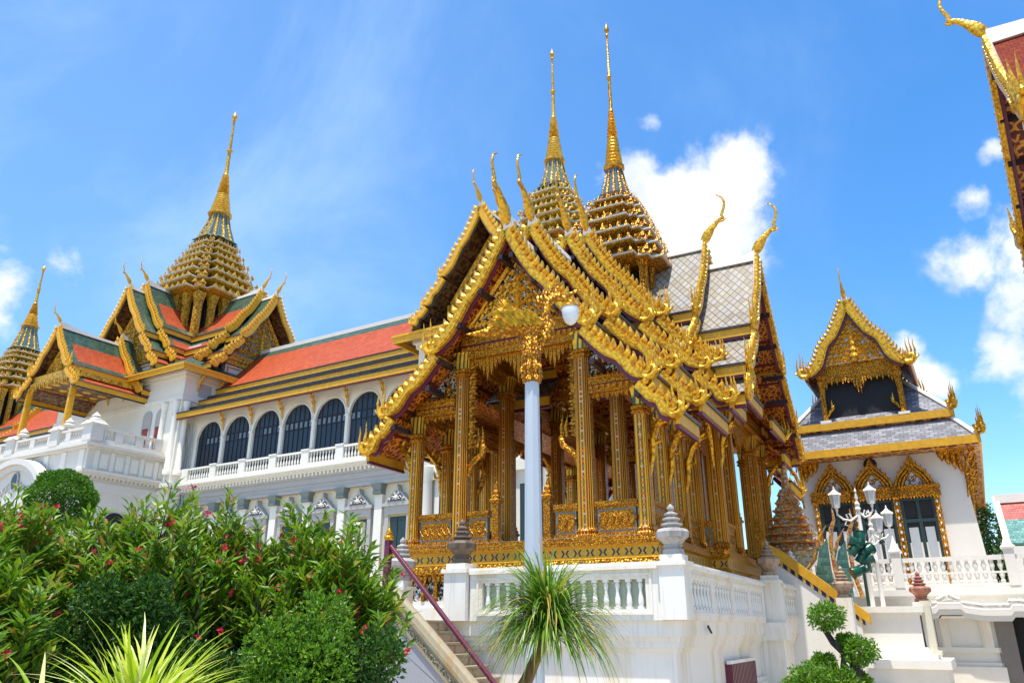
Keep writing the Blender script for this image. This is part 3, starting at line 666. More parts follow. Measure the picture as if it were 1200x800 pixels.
mb = MB(); mb.loft([ring(.1, 1.76), ring(.1, 2.05), ring(.05, 2.1), ring(.05, 2.19)]); mb.build('plinth_base', WHITE, pav)
# columns
tall = column('column', 4.85, .185, pav, (-1.66, -7.8, ZP)); low = column('column', 3.3, .15, pav, (-3.03, -7.8, ZP)); mid = column('column', 4.1, .19, pav, (3.55, -3.35, ZP))
T_pos = [(1.66, -7.8), (-1.66, -5.5), (1.66, -5.5), (-1.75, -3.5), (1.75, -3.5), (-1.75, 3.5), (1.75, 3.5), (-1.66, 4.9), (1.66, 4.9), (-1.75, -1.9), (1.75, -1.9), (-1.75, 1.9), (1.75, 1.9)]
for x, y in T_pos: copy_part(tall, pav, (x, y, ZP))
L_pos = [(3.03, -7.8), (-3.03, -6.35), (3.03, -6.35), (-3.03, -4.95), (3.03, -4.95), (-3.03, 4.9), (3.03, 4.9)]
for x, y in L_pos: copy_part(low, pav, (x, y, ZP))
M_pos = [(-3.55, -3.35), (3.0, -3.55), (-3.0, -3.55), (3.55, -1.8), (-3.55, -1.8), (3.55, 1.8), (-3.55, 1.8), (3.55, 3.35), (-3.55, 3.35), (3.0, 3.5), (-3.0, 3.5)]
for x, y in M_pos: copy_part(mid, pav, (x, y, ZP))
# beams
def beam(x0, y0, x1, y1, z0, z1, w=.17, lz=None, pend=(), ld=.16, front=1):
    mb = MB(); dx, dy = x1-x0, y1-y0; L = sqrt(dx*dx+dy*dy); ux, uy = dx/L, dy/L; nx, ny = -uy, ux
    def bx(o, a, b, k=0):
        q = [(x0+nx*o, y0+ny*o), (x1+nx*o, y1+ny*o), (x1-nx*o, y1-ny*o), (x0-nx*o, y0-ny*o)]; mb.loft([[(p[0], p[1], a) for p in q], [(p[0], p[1], b) for p in q]], k)
    H = z1-z0
    bx(w*.8, z0, z0+H*.28); bx(w*.92, z0+H*.28, z0+H*.42, 0); bx(w*.78, z0+H*.42, z0+H*.52, 1); bx(w, z0+H*.52, z0+H*.85); bx(w*1.15, z0+H*.85, z1)
    n = int(L/.14)
    for i in range(n):
        u = (i+.5)/n
        for s_ in (-1, 1):
            x, y = x0+dx*u+nx*w*s_*1.1, y0+dy*u+ny*w*s_*1.1; mb.spike((x, y, z1), .13, .05, (0, 0))
            x, y = x0+dx*u+nx*w*s_*.9, y0+dy*u+ny*w*s_*.9; mb.spike((x, y, z0+H*.42), -.11, .05, (0, 0))
    if ld: lace(mb, None, None, lambda u: (x0+dx*u, y0+dy*u, z0), ld, max(4, int(L/.11)), pend)
    mb.build('beam', [GOLDF, MAROON], pav)
beam(-1.66, -7.8, 1.66, -7.8, 8.12, 8.82, .2, pend=((.22, .62), (.5, .95), (.78, .62)), ld=.2)
for s_ in (-1, 1):
    beam(s_*1.84, -7.8, s_*3.03, -7.8, 6.74, 7.12, .16, ld=.14)
    beam(s_*3.03, -7.62, s_*3.03, -3.7, 6.74, 7.12, .16, ld=.14)
    beam(s_*1.66, -7.6, s_*1.66, -3.6, 8.12, 8.6, .17, ld=.12)
    beam(s_*3.55, -3.3, s_*3.55, 3.3, 7.5, 8.0, .18, pend=((.3, .5), (.5, .85), (.7, .5)), ld=.16)
    beam(s_*3.02, -3.45, s_*3.5, -3.45, 7.5, 7.85, .16, ld=.14)
    beam(s_*3.0, 3.5, s_*3.0, 4.9, 6.74, 7.12, .16, ld=.14)
    beam(s_*1.75, -3.4, s_*1.75, 4.8, 8.4, 8.9, .17, ld=.12)
beam(-1.66, 4.9, 1.66, 4.9, 8.12, 8.82, .2, ld=.2)
beam(-1.6, -3.5, 1.6, -3.5, 8.12, 8.7, .17, pend=((.5, .7),), ld=.2)
# jagged vertical fretwork with naga ends inside the main front opening
mb = MB()
for s_ in (-1, 1):
    n = 26
    for i in range(n):
        z = 5.75+i*(8.1-5.75)/n; x = s_*(1.66-.19)
        d = .17+.05*(i % 2)
        mb.add([(x, -7.85, z), (x, -7.75, z), (x, -7.75, z+.085), (x, -7.85, z+.085), (x-s_*d, -7.82, z+.09), (x-s_*d, -7.78, z+.09), (x-s_*d*.6, -7.8, z+.15)], [(0, 1, 5, 4), (3, 2, 1, 0), (2, 3, 6), (0, 4, 6, 3), (1, 2, 6, 5), (4, 5, 6)])
    g = lambda a, b: (s_*(1.47-a), -7.8, 5.5+b)
    mb.tube([g(0, -.4), g(.05, -.15), g(.2, .0), g(.36, .1), g(.42, .3), g(.34, .45)], [.05, .08, .08, .085, .08, .03], 6)
    for a in (.26, .38): mb.tube([g(a, .3), g(a+.03, .55), g(a-.02, .85)], [.06, .045, .004], 5)
    # pendant finial inside deeper bays
    g2 = lambda a, b: (s_*(3.0-a), -4.95, 5.0+b)
    mb.tube([g2(0, 0), g2(.2, .4), g2(.35, .8), g2(.2, 1.2)], [.04, .08, .08, .02], 6)
mb.build('opening_fretwork', GOLDC, pav)
# brackets
def brk(x, y, z, ox, oy, h=1.55, r=.85):
    mb = MB(); bracket(mb, lambda a, b: (x+ox*a, y+oy*a, z+b), h, r); return mb.build('eave_bracket', GOLD, pav, smooth=True)
for s_ in (-1, 1):
    for y in (-7.75, -6.35, -4.95): brk(s_*3.15, y, 4.75, s_, 0)
    for y in (-3.3, 3.3): brk(s_*3.7, y, 5.6, s_, 0, 1.3, .6)
for x in (-3.55, 3.55): brk(x, -3.5, 5.6, 0, -1, 1.3, .6)
# balustrade panels
def panel(x0, y0, x1, y1):
    mb = MB(); dx, dy = x1-x0, y1-y0; L = sqrt(dx*dx+dy*dy); nx, ny = -dy/L, dx/L
    def bx(o, u0, u1, a, b, k):
        q = [(x0+dx*u0+nx*o, y0+dy*u0+ny*o), (x0+dx*u1+nx*o, y0+dy*u1+ny*o), (x0+dx*u1-nx*o, y0+dy*u1-ny*o), (x0+dx*u0-nx*o, y0+dy*u0-ny*o)]; mb.loft([[(p[0], p[1], a) for p in q], [(p[0], p[1], b) for p in q]], k)
    e = .05/L
    bx(.09, 0, 1, ZP+.0, ZP+.12, 0); bx(.055, e, 1-e, ZP+.12, ZP+.62, 1); bx(.065, e*2, 1-e*2, ZP+.165, ZP+.58, 0); bx(.07, 0, 1, ZP+.62, ZP+.69, 0); bx(.1, 0, 1, ZP+.69, ZP+.79, 0)
    m = int(L/.16)
    for i in range(m):
        u = (i+.5)/m
        for s_ in (-1, 1):
            x, y = x0+dx*u+nx*.07*s_, y0+dy*u+ny*.07*s_
            mb.tube([(x-dx/L*.06, y-dy/L*.06, ZP+.27), (x, y, ZP+.33), (x+dx/L*.05, y+dy/L*.05, ZP+.45), (x-dx/L*.01, y-dy/L*.01, ZP+.5)], [.016, .02, .018, .006], 4, 0)
    mb.build('balustrade_panel', [GOLDF, TEALP], pav)
TEALP = plain('grey_glass_border', (.2, .2, .17), .25)
for s_ in (-1, 1):
    panel(s_*.85, -7.8, s_*1.45, -7.8); panel(s_*1.87, -7.8, s_*2.86, -7.8); panel(s_*3.03, -7.6, s_*3.03, -6.55); panel(s_*3.03, -6.15, s_*3.03, -5.15); panel(s_*3.03, -4.75, s_*3.03, -3.75)
    panel(s_*3.15, -3.45, s_*3.4, -3.45); panel(s_*3.55, -3.1, s_*3.55, -2.0); panel(s_*3.55, 2.0, s_*3.55, 3.1); panel(s_*1.87, 4.9, s_*2.86, 4.9)
mbp = MB(); mbp.box(-.11, .11, -.11, .11, 0, .1); mbp.box(-.085, .085, -.085, .085, .1, .95); mbp.lathe([(.11, 0), (.13, .03), (.13, .07), (.09, .1), (.1, .16), (.06, .2), (.075, .25), (.035, .33), (.04, .37), (.006, .55)], 0, 0, .95, shape=sq())
post = mbp.build('newel_post', GOLDF, pav); post.location = (.68, -7.8, ZP)
for x, y in ((-.68, -7.8), (3.6, -1.35), (3.6, 1.35), (-3.6, 1.35), (-3.6, -1.35)): copy_part(post, pav, (x, y, ZP))
mb = MB(); mb.box(-3.2, 3.2, -7.95, 5.1, ZP+.004, ZP+.03); mb.box(3.2, 3.7, -3.6, 3.6, ZP+.004, ZP+.03); mb.box(-3.7, -3.2, -3.6, 3.6, ZP+.004, ZP+.03); mb.build('platform_floor', STONE, pav)
# ceilings inside
mb = MB(); mb.box(-1.6, 1.6, -7.6, 4.8, 8.95, 9.05); mb.box(1.9, 3.7, -3.2, 3.2, 8.1, 8.2); mb.box(-3.7, -1.9, -3.2, 3.2, 8.1, 8.2)
for y in [-7+i*.8 for i in range(15)]: mb.box(-1.6, 1.6, y-.05, y+.05, 8.82, 8.948)
mb.build('ceiling', SOFF, pav)
mb = MB()
mb.lathe([(.02, 0), (.02, .8), (.2, .85), (.05, .9)], 2.3, -5.7, 6.0, n=8); mb.lathe([(.02, 0), (.16, .1), (.12, .25), (.2, .3), (.02, .5)], 2.3, -5.7, 5.5, n=10); mb.build('chandelier', GOLDC, pav, smooth=True)
# roofs
RW = lambda k: [(0, 0, 2.12*k, -2.9*k), (1.98*k, -3.1*k, 3.5*k, -4.42*k), (3.25*k, -4.6*k, 4.02*k, -5.32*k)]
M = dict(roof=TDIA, soff=SOFF, gold=GOLD, smooth=GOLDS, gold2=GOLDY, black=TBLK, red=MAROON, ridge=WCLEAN, purlin=PURLIN)
tiersS = [dict(t0=7.0, t1=8.55, z=11.15, rows=RW(1)), dict(t0=4.7, t1=7.15, z=11.95, rows=RW(1.04)), dict(t0=3.0, t1=4.6, z=12.85, rows=RW(1.08)), dict(t0=.8, t1=3.1, z=13.6, rows=RW(1.1))]
tiersE = [dict(t0=3.0, t1=4.75, z=12.95, rows=RW(1.08)), dict(t0=.8, t1=3.1, z=13.75, rows=RW(1.1))]
for d, tt in (('S', tiersS), ('E', tiersE), ('W', tiersE), ('N', tiersS[1:])):
    thai_arm(pav, 0, 0, d, tt, M)
# pediments
fS = armfn(0, 0, 'S'); fE = armfn(0, 0, 'E'); fN = armfn(0, 0, 'N'); fW = armfn(0, 0, 'W')
tympanum(pav, fS, 1.55, 8.84, 10.8, 7.95, (MOSAIC, GOLDB), tw=.026)
for f_, t_, z_ in ((fE, 3.9, 0), (fW, 3.9, 0), (fN, 6.2, 0)): tympanum(pav, f_, 2.2, 8.9, 12.2, t_, (MOSAIC, GOLDC), seed=3)
mb = MB()   # boarding filling the pediments round the framed panel
for f_, hw, z0, z1, t_ in ((fS, 1.98, 8.8, 10.98, 7.66), (fE, 3.2, 8.1, 12.7, 3.76), (fW, 3.2, 8.1, 12.7, 3.76), (fN, 2.2, 8.8, 11.6, 6.0)):
    q = [(-hw, z0), (hw, z0), (0, z1)]; mb.add([f_(a, t_, b) for a, b in q]+[f_(a, t_-.08, b) for a, b in q], [(0, 1, 2), (5, 4, 3), (0, 3, 4, 1), (1, 4, 5, 2), (2, 5, 3, 0)])
mb.build('gable_boarding', SOFF, pav)
for s_ in (-1, 1):   # half pediments over the aisles
    mb = MB(); q = [(s_*1.86, 7.14), (s_*2.95, 7.14), (s_*1.86, 8.2)]
    mb.add([(a, -7.8, b) for a, b in q]+[(a, -7.7, b) for a, b in q], [(0, 1, 2), (5, 4, 3), (0, 3, 4, 1), (1, 4, 5, 2), (2, 5, 3, 0)]); p_ = mb.build('aisle_gable_panel', MOSAIC, pav)
    mb = MB(); mb.tube([(s_*1.8, -7.84, 8.28), (s_*3.05, -7.84, 7.12)], .06, 4)
    rnd = random.Random(5)
    for i in range(26):
        u = rnd.random()*.9; v_ = rnd.random()*(1-u)*.85; x, z = s_*(1.9+u*1.0), 7.18+v_*.95; R = .055; ph = rnd.random()*6
        mb.tube([(x+R*(1-j/8)*cos(ph+j*.7), -7.83, z+R*(1-j/8)*sin(ph+j*.7)) for j in range(7)], .02, 4)
    mb.lathe([(.0, 0), (.1, .03), (.07, .15), (.1, .2), (.03, .35), (0, .5)], s_*2.1, -7.84, 7.2, n=8)
    mb.build('scrollwork', GOLDC, p_)
# red boarding closing the aisle ends above beams
mb = MB()
for s_ in (-1, 1):
    mb.box(min(s_*1.8, s_*3.0), max(s_*1.8, s_*3.0), -7.6, 3, 7.3, 7.36)
mb.build('aisle_ceiling', SOFF, pav)
# lantern below the spire
mb = MB(); mb.lathe([(1.15, 0), (1.15, 2.6)], 0, 0, 11.0, shape=RED, k=1)
for a in range(4):
    c, s_ = [(1, 0), (0, 1), (-1, 0), (0, -1)][a]
    for j in range(6):
        o = (j/5-.5)*2*1.35; x = 1.45-(abs(o) > 1)*.2; X, Y = x*c-o*s_, x*s_+o*c; mb.lathe([(.11, 0), (.07, .2), (.07, 1.1), (.13, 1.3)], X, Y, 11.9, shape=sq())
mb.lathe([(1.9, 0), (1.9, .15), (1.7, .3)], 0, 0, 11.7, shape=RED); mb.build('spire_lantern', [GOLDC, DARK], pav)
SPG = gold('spire_gilding', amt=.35, carve=12, bd=.02, rough=.3)
SPDK = plain('gilt_recess_shade', (.13, .065, .015), .4)  # recess shade between the spire tiers put into a dark gilt
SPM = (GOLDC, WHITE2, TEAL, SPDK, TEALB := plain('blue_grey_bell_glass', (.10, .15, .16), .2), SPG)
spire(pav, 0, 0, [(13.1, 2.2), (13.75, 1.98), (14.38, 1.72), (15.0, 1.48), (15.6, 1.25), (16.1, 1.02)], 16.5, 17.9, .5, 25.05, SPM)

# ------------------------------------------------------------ terrace under the pavilion
ter = thing('terrace_wall', 'white stained terrace wall with baluster panels and stone urn finials under the pavilion', 'wall', (*CORNER, 0), YP)
UL = -4.95
mb = MB()
# wall bodies: front run and side run, with stepped profile (ledge at 1.5-1.74)
def wallrun(mb, x0, x1, y0, y1, out):
    """solid from z=0 to ledge; out = (dx0,dx1,dy0,dy1) which faces project"""
    prof = [(0, .35, .10), (.35, .45, .04), (.45, 1.18, -.06), (1.18, 1.26, -.02), (1.26, 1.36, .03), (1.36, 1.46, .06), (1.46, 1.74, .12)]
    for a, b, o in prof: mb.box(x0-o*out[0], x1+o*out[1], y0-o*out[2], y1+o*out[3], a, b)
wallrun(mb, UL, -.06, .06, 8.0, (1, 1, 1, 0))
wallrun(mb, UL+.3, .34, 8.004, 20, (0, 1, 0, 1))
mb.box(-.25, .5, 7.72, 8.3, 0, 1.3); mb.box(-.3, .62, 7.62, 8.4, 1.3, 1.746)
mb.build('wall_body', WHITE, ter)
mb = MB(); mb.box(UL-3.2, 0, .8, 19, 1.742, 1.75); mb.box(UL-3.4, UL-.2, -.2, 19, 1.2, 1.74); mb.build('terrace_floor', STONE, ter)
GLZ = white_mat('pale_green_backing', (.40, .44, .33), (.5, .47, .25), .6)
def parapet(p0, p1, npan, nb, name='balustrade', z0=1.74, H=1.0, face=1):
    """panelled parapet from p0 to p1 (axis aligned), npan openings with nb balusters"""
    (x0, y0), (x1, y1) = p0, p1; L = sqrt((x1-x0)**2+(y1-y0)**2); ux, uy = (x1-x0)/L, (y1-y0)/L
    def bx(mb, a, b, o, za, zb, k=0):
        q = [(x0+ux*a-uy*o, y0+uy*a+ux*o), (x0+ux*b-uy*o, y0+uy*b+ux*o), (x0+ux*b+uy*o, y0+uy*b-ux*o), (x0+ux*a+uy*o, y0+uy*a-ux*o)]
        mb.loft([[(p[0], p[1], za) for p in q], [(p[0], p[1], zb) for p in q]], k)
    mb = MB(); w = .13
    bx(mb, 0, L, w, z0, z0+.2); bx(mb, 0, L, w, z0+.74, z0+.92); bx(mb, -.02, L+.02, w+.07, z0+.92, z0+1.0); bx(mb, 0, L, w+.03, z0+1.0, z0+1.05)
    m = .3; pw = (L-m*(npan+1))/npan
    for i in range(npan+1):
        a = i*(pw+m); bx(mb, a, a+m, w, z0+.2, z0+.74)
    for i in range(npan):   # raised frames
        a = m+i*(pw+m)
        for s_ in (-1, 1):
            o = w*s_
            for (u0, u1, za, zb) in ((a-.13, a+pw+.13, z0+.1, z0+.15), (a-.13, a+pw+.13, z0+.80, z0+.85), (a-.13, a-.08, z0+.15, z0+.80), (a+pw+.08, a+pw+.13, z0+.15, z0+.80)):
                q = [(x0+ux*u-uy*oo, y0+uy*u+ux*oo) for u, oo in ((u0, o-.02*s_), (u1, o-.02*s_), (u1, o+.025*s_), (u0, o+.025*s_))]
                mb.loft([[(p[0], p[1], za) for p in q], [(p[0], p[1], zb) for p in q]])
    par = mb.build(name, WHITE, ter)
    mb = MB(); bx(mb, .05, L-.05, .015, z0+.18, z0+.76); mb.build('backing_panel', GLZ, par)
    mbb = MB(); mbb.box(-.055, .055, -.055, .055, 0, .05); mbb.lathe([(.045, .05), (.058, .12), (.05, .2), (.03, .32), (.035, .34), (.03, .36), (.048, .42), (.04, .47), (.025, .49)], n=10); mbb.box(-.05, .05, -.05, .05, .49, .54)
    first = None
    for i in range(npan):
        a = m+i*(pw+m)
        for j in range(nb):
            u = a+pw*(j+.5)/nb; loc = (x0+ux*u+uy*.075, y0+uy*u-ux*.075, z0+.2)
            if first is None: first = mbb.build('baluster', WCLEAN, par, smooth=True); first.location = loc
            else: copy_part(first, par, loc)
    return par
parapet((-4.4, 0), (-.25, 0), 2, 7)
parapet((0, .3), (0, 7.7), 4, 6)
parapet((.36, 8.4), (.36, 11.2), 1, 6)
for (x, y, w, z, m, lb) in ((0, 0, .24, 2.9, STONE, 'pale grey stone urn finial on the terrace corner pier'), (-4.7, 0, .27, 2.9, STONED, 'blackened stone urn finial left of the lamp post'), (.28, 8.0, .24, 2.95, STONEB, 'brown banded stone urn finial'), (.36, 11.5, .24, 2.95, WCLEAN, 'whitewashed urn finial'), (-6.35, .1, .2, 2.6, STONE, None), (-6.4, 5.5, .2, 2.6, STONE, None)):
    mb = MB(); mb.box(x-w, x+w, y-w, y+w, 1.745, z-.2); mb.box(x-w-.05, x+w+.05, y-w-.05, y+w+.05, z-.2, z-.12); mb.box(x-w+.03, x+w-.03, y-w+.03, y+w-.03, z-.12, z); p = mb.build('pier', WHITE, ter)
    mb = MB(); mb.lathe(urn(), x, y, z, n=8 if m is not WCLEAN else 18, sc=.8); mb.build('urn_finial', m, p, label=lb)
mb = MB(); mb.box(-.12, .01, 3.7, 6.3, .0, .86, 0)
for i in range(18): mb.box(-.1, .03, 3.75+i*.142, 3.82+i*.142, .0, .85, 0)
mb.build('louvred_vent', MAROON, ter)
mb = MB(); mb.box(-.05, .02, 3.6, 6.4, .862, .93); mb.build('vent_frame', WHITE, ter)
mb = MB()
mb.prism([(1.5, 1.62), (1.75, 1.5), (1.78, 1.52), (1.54, 1.66)], .13, .16, 'x'); mb.build('metal_hook', IRON, ter)
# middle shrine steps / low side walls seen through the opening
mb = MB(); mb.box(-6.0, -4.98, 1.2, 1.5, 1.75, 2.25); mb.box(-6.6, -5.0, 3.5, 5.0, 1.75, 2.1); mb.build('landing_block', WHITE, ter)

# ------------------------------------------------------------ stair and handrail at the left of the terrace
st = thing('stone_staircase', 'worn stone staircase with mossy carved parapet coping going up to the terrace', 'staircase', (*CORNER, 0), YP)
mb = MB()
for i in range(8):
    z = 1.72-.215*(i+1); x = -5.25+.25*i; mb.box(x-.02, x+.3, -1.4, -.075, 0, z+.2+.004*i); 
mb.build('step', STONEB, st)
mb = MB()
for i in range(8):
    z = 1.72-.215*(i+1); x = -5.25+.25*i; mb.box(x-.03, x+.33, -1.4, -.078, z+.206+.004*i, z+.25+.004*i)
mb.build('step_nosing', LICHEN, st)
def sl(x): return 1.87-(x+4.92)*.885
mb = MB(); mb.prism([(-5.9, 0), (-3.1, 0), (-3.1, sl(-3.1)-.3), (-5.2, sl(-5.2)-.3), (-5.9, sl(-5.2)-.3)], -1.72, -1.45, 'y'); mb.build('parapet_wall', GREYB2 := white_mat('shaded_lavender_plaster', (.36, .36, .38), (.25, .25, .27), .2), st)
mb = MB()
for y0, y1, a, b in ((-1.76, -1.42, -.03, .06), (-1.73, -1.44, -.12, -.03), (-1.76, -1.42, -.3, -.24)):
    mb.prism([(-5.3, sl(-5.3)+a), (-3.0, sl(-3.0)+a), (-3.0, sl(-3.0)+b), (-5.3, sl(-5.3)+b)], y0, y1, 'y')
mb.tube([(-5.35, -1.6, sl(-5.35)+.06), (-3, -1.6, sl(-3)+.06)], .13, 10); mb.build('parapet_coping', LICHEN, st)
t = NT('carved_scroll_band'); v = t.vor(9); n = t.noise(16, 5, dist=2.5); f = t.math('GREATER_THAN', n, .52); t.bump(f, .03, 1); CARV = t.out(t.mix(f, (.05, .05, .03), (.32, .29, .2)), .8)
mb = MB(); mb.prism([(-5.3, sl(-5.3)-.24), (-3.0, sl(-3.0)-.24), (-3.0, sl(-3.0)-.12), (-5.3, sl(-5.3)-.12)], -1.75, -1.43, 'y'); mb.build('carved_band', CARV, st)
hr = thing('handrail', 'maroon sloping metal handrail with a gold finial beside the stone staircase', 'handrail', (*CORNER, 0), YP)
mb = MB(); mb.tube([(-5.72, -1.2, 3.22), (-3.0, -1.2, .45)], .05, 10); mb.build('rail', MAROON, hr, smooth=True)
mb = MB(); mb.box(-5.84, -5.72, -1.26, -1.14, 1.4, 3.34); mb.box(-3.1, -3.0, -1.26, -1.14, 0, .6); mb.build('post', MAROON, hr)
mb = MB(); mb.lathe([(.07, 0), (.1, .03), (.105, .07), (.07, .11), (.08, .14), (.05, .19), (.025, .26), (.004, .34)], -5.78, -1.2, 3.34, n=14); mb.build('finial', GOLD, hr, smooth=True)

# ------------------------------------------------------------ lamp post with gilded swan
lp = thing('lamp_post', 'tall grey octagonal lamp post topped by a gilded swan holding a white lamp', 'lamp post', (.30, 11.0, 0), 0)
mb = MB(); mb.lathe([(.2, 0), (.2, .4), (.135, .5), (.128, 2.2), (.105, 5.07)], n=8); mb.build('pole', POLE, lp, smooth=False)
mb = MB(); mb.lathe([(.11, 0), (.14, .02), (.14, .08), (.12, .1), (.14, .2), (.145, .24), (.13, .27), (.12, .3), (.11, .34), (.135, .42), (.13, .7), (.16, .86)], 0, 0, 5.05, shape=RED, sc=1)
for a in range(8):
    an = a*pi/4; mb.tube([(cos(an)*.14, sin(an)*.14, 5.12), (cos(an)*.12, sin(an)*.12, 5.4), (cos(an)*.17, sin(an)*.17, 5.9)], [.03, .02, .004], 4)
mb.build('lotus_capital', GOLDF, lp, smooth=False)
q = lambda x, z, y=0: (x*.0135, y, 5.07+(447-z)*.0135)   # x in steps from the pole axis
sw = MB()
SWC = Vector((0, 0, 5.07+(447-410)*.0135))
def SWS(vs): return [(a*.88, b*.6, SWC.z+(c-SWC.z)*.92) for a, b, c in vs]
sw.tube([q(-10, 425), q(-6, 408), q(-4, 396), q(4, 388), q(12, 384)], [.06, .1, .13, .16, .14], 10)
sw.tube([q(-84, 389), q(-66, 388), q(-44, 384), q(-20, 379), q(2, 376), (q(18, 378))], [.012, .06, .12, .18, .2, .1], 10, 0, .9)
sw.tube([q(-14, 440), q(-2, 420), q(8, 402), q(20, 390), q(24, 374), (q(19, 362)), q(20, 350), q(28, 341), q(38, 338), q(44, 341)], [.05, .08, .1, .12, .10, .085, .08, .085, .08, .05], 10)
sw.tube([q(40, 340), q(50, 336), q(60, 330), q(66, 328)], [.06, .04, .025, .005], 8)
sw.tube([q(40, 342), q(50, 344), q(58, 345)], [.045, .03, .006], 8)
for i in range(6): sw.tube([q(18+i*3, 352-i*2), q(8+i*5, 342-i*3), q(12+i*7, 326-i*2)], [.04, .03, .003], 5)
sw.v = SWS(sw.v); sw.build('swan_body', GOLDC, lp, smooth=True)
tl = MB(); rnd = random.Random(9)
for i in range(11):
    u = i/10
    for yy in (-.09, .0, .09):
        b = (-10-u*28, 382-u*2); tp = (-50-u*6+rnd.uniform(-3, 3)+(1-u)*8, 345+u*34-(1-u)*5)
        tl.tube([q(b[0], b[1], yy), q((b[0]+tp[0])/2+3, (b[1]+tp[1])/2-2, yy*1.5), q(tp[0], tp[1], yy*1.2)], [.05, .05, .005], 5)
tl.v = SWS(tl.v); tl.build('tail_feathers', GOLD, lp, smooth=True)
for sd_ in (-1, 1):
    wg = MB()
    for i in range(7): wg.tube([q(12-i*6, 380, sd_*.17), q(2-i*8, 366-i*.5, sd_*.24), q(-12-i*8, 358+i*2, sd_*.26)], [.05, .045, .005], 5)
    wg.v = SWS(wg.v); wg.build('wing', GOLD, lp, smooth=True)
mb = MB(); mb.tube([q(45, 345), q(45, 352)], .012, 6); mb.lathe([(.05, 0), (.1, -.03), (.14, -.08), (.14, -.1), (.04, -.09)], q(45, 0)[0], 0, q(0, 351)[2], n=16); mb.build('lamp_cap', GOLD, lp, smooth=True)
mb = MB(); mb.lathe([(.13, 0), (.135, -.07), (.12, -.18), (.08, -.26), (.02, -.3)], q(45, 0)[0], 0, q(0, 357)[2], n=18); mb.build('lamp_bowl', LAMPW, lp, smooth=True)
# ------------------------------------------------------------ long palace hall on the left (local x along its front, y into it)
GO = (-21.675, 50.0, 0); YG = -31
hall = thing('palace_hall', 'long white palace hall with arched upper windows, orange and green tiled roofs and gilded spires', 'palace', GO, YG)
def obox(name, mat, boxes, parent=None, **k):
    mb = MB()
    for b in boxes: mb.box(*b)
    return mb.build(name, mat, parent or hall, **k)
GX0, GX1, BAY = .45, 21.0, 2.655
# lower storey
obox('lower_wall', CREAM, [(.2, 29, .25, 10, 0, 8.9)])
obox('lower_wall', CREAM, [(-34, -14.6, .25, 10, 0, 8.9)])
mb = MB()
for x0, x1 in ((.1, 29.5), (-34, -14.3)):
    mb.box(x0, x1, -.12, 10, 8.86, 9.02); mb.box(x0, x1, -.06, 10, 9.02, 9.3); mb.box(x0, x1, -.12, 10, 9.3, 9.62)
    mb.box(x0, x1, -.2, 10, 9.62, 9.72)
mb.build('architrave', GREYB, hall)
mb = MB()
for x0, x1 in ((.1, 29.5), (-34, -14.3)):
    mb.box(x0, x1, -.34, 10, 9.9, 10.0); mb.box(x0, x1, -.5, 10, 10.0, 10.1); mb.box(x0, x1, -.6, 10, 10.1, 10.22)
    n = int((x1-x0)/.3)
    for i in range(n): mb.box(x0+i*.3+.05, x0+i*.3+.2, -.32, -.19, 9.72, 9.898)
    mb.box(x0, x1, -.18, 10, 9.72, 9.9)
mb.build('cornice', CREAMP, hall)
wc0 = 2.35
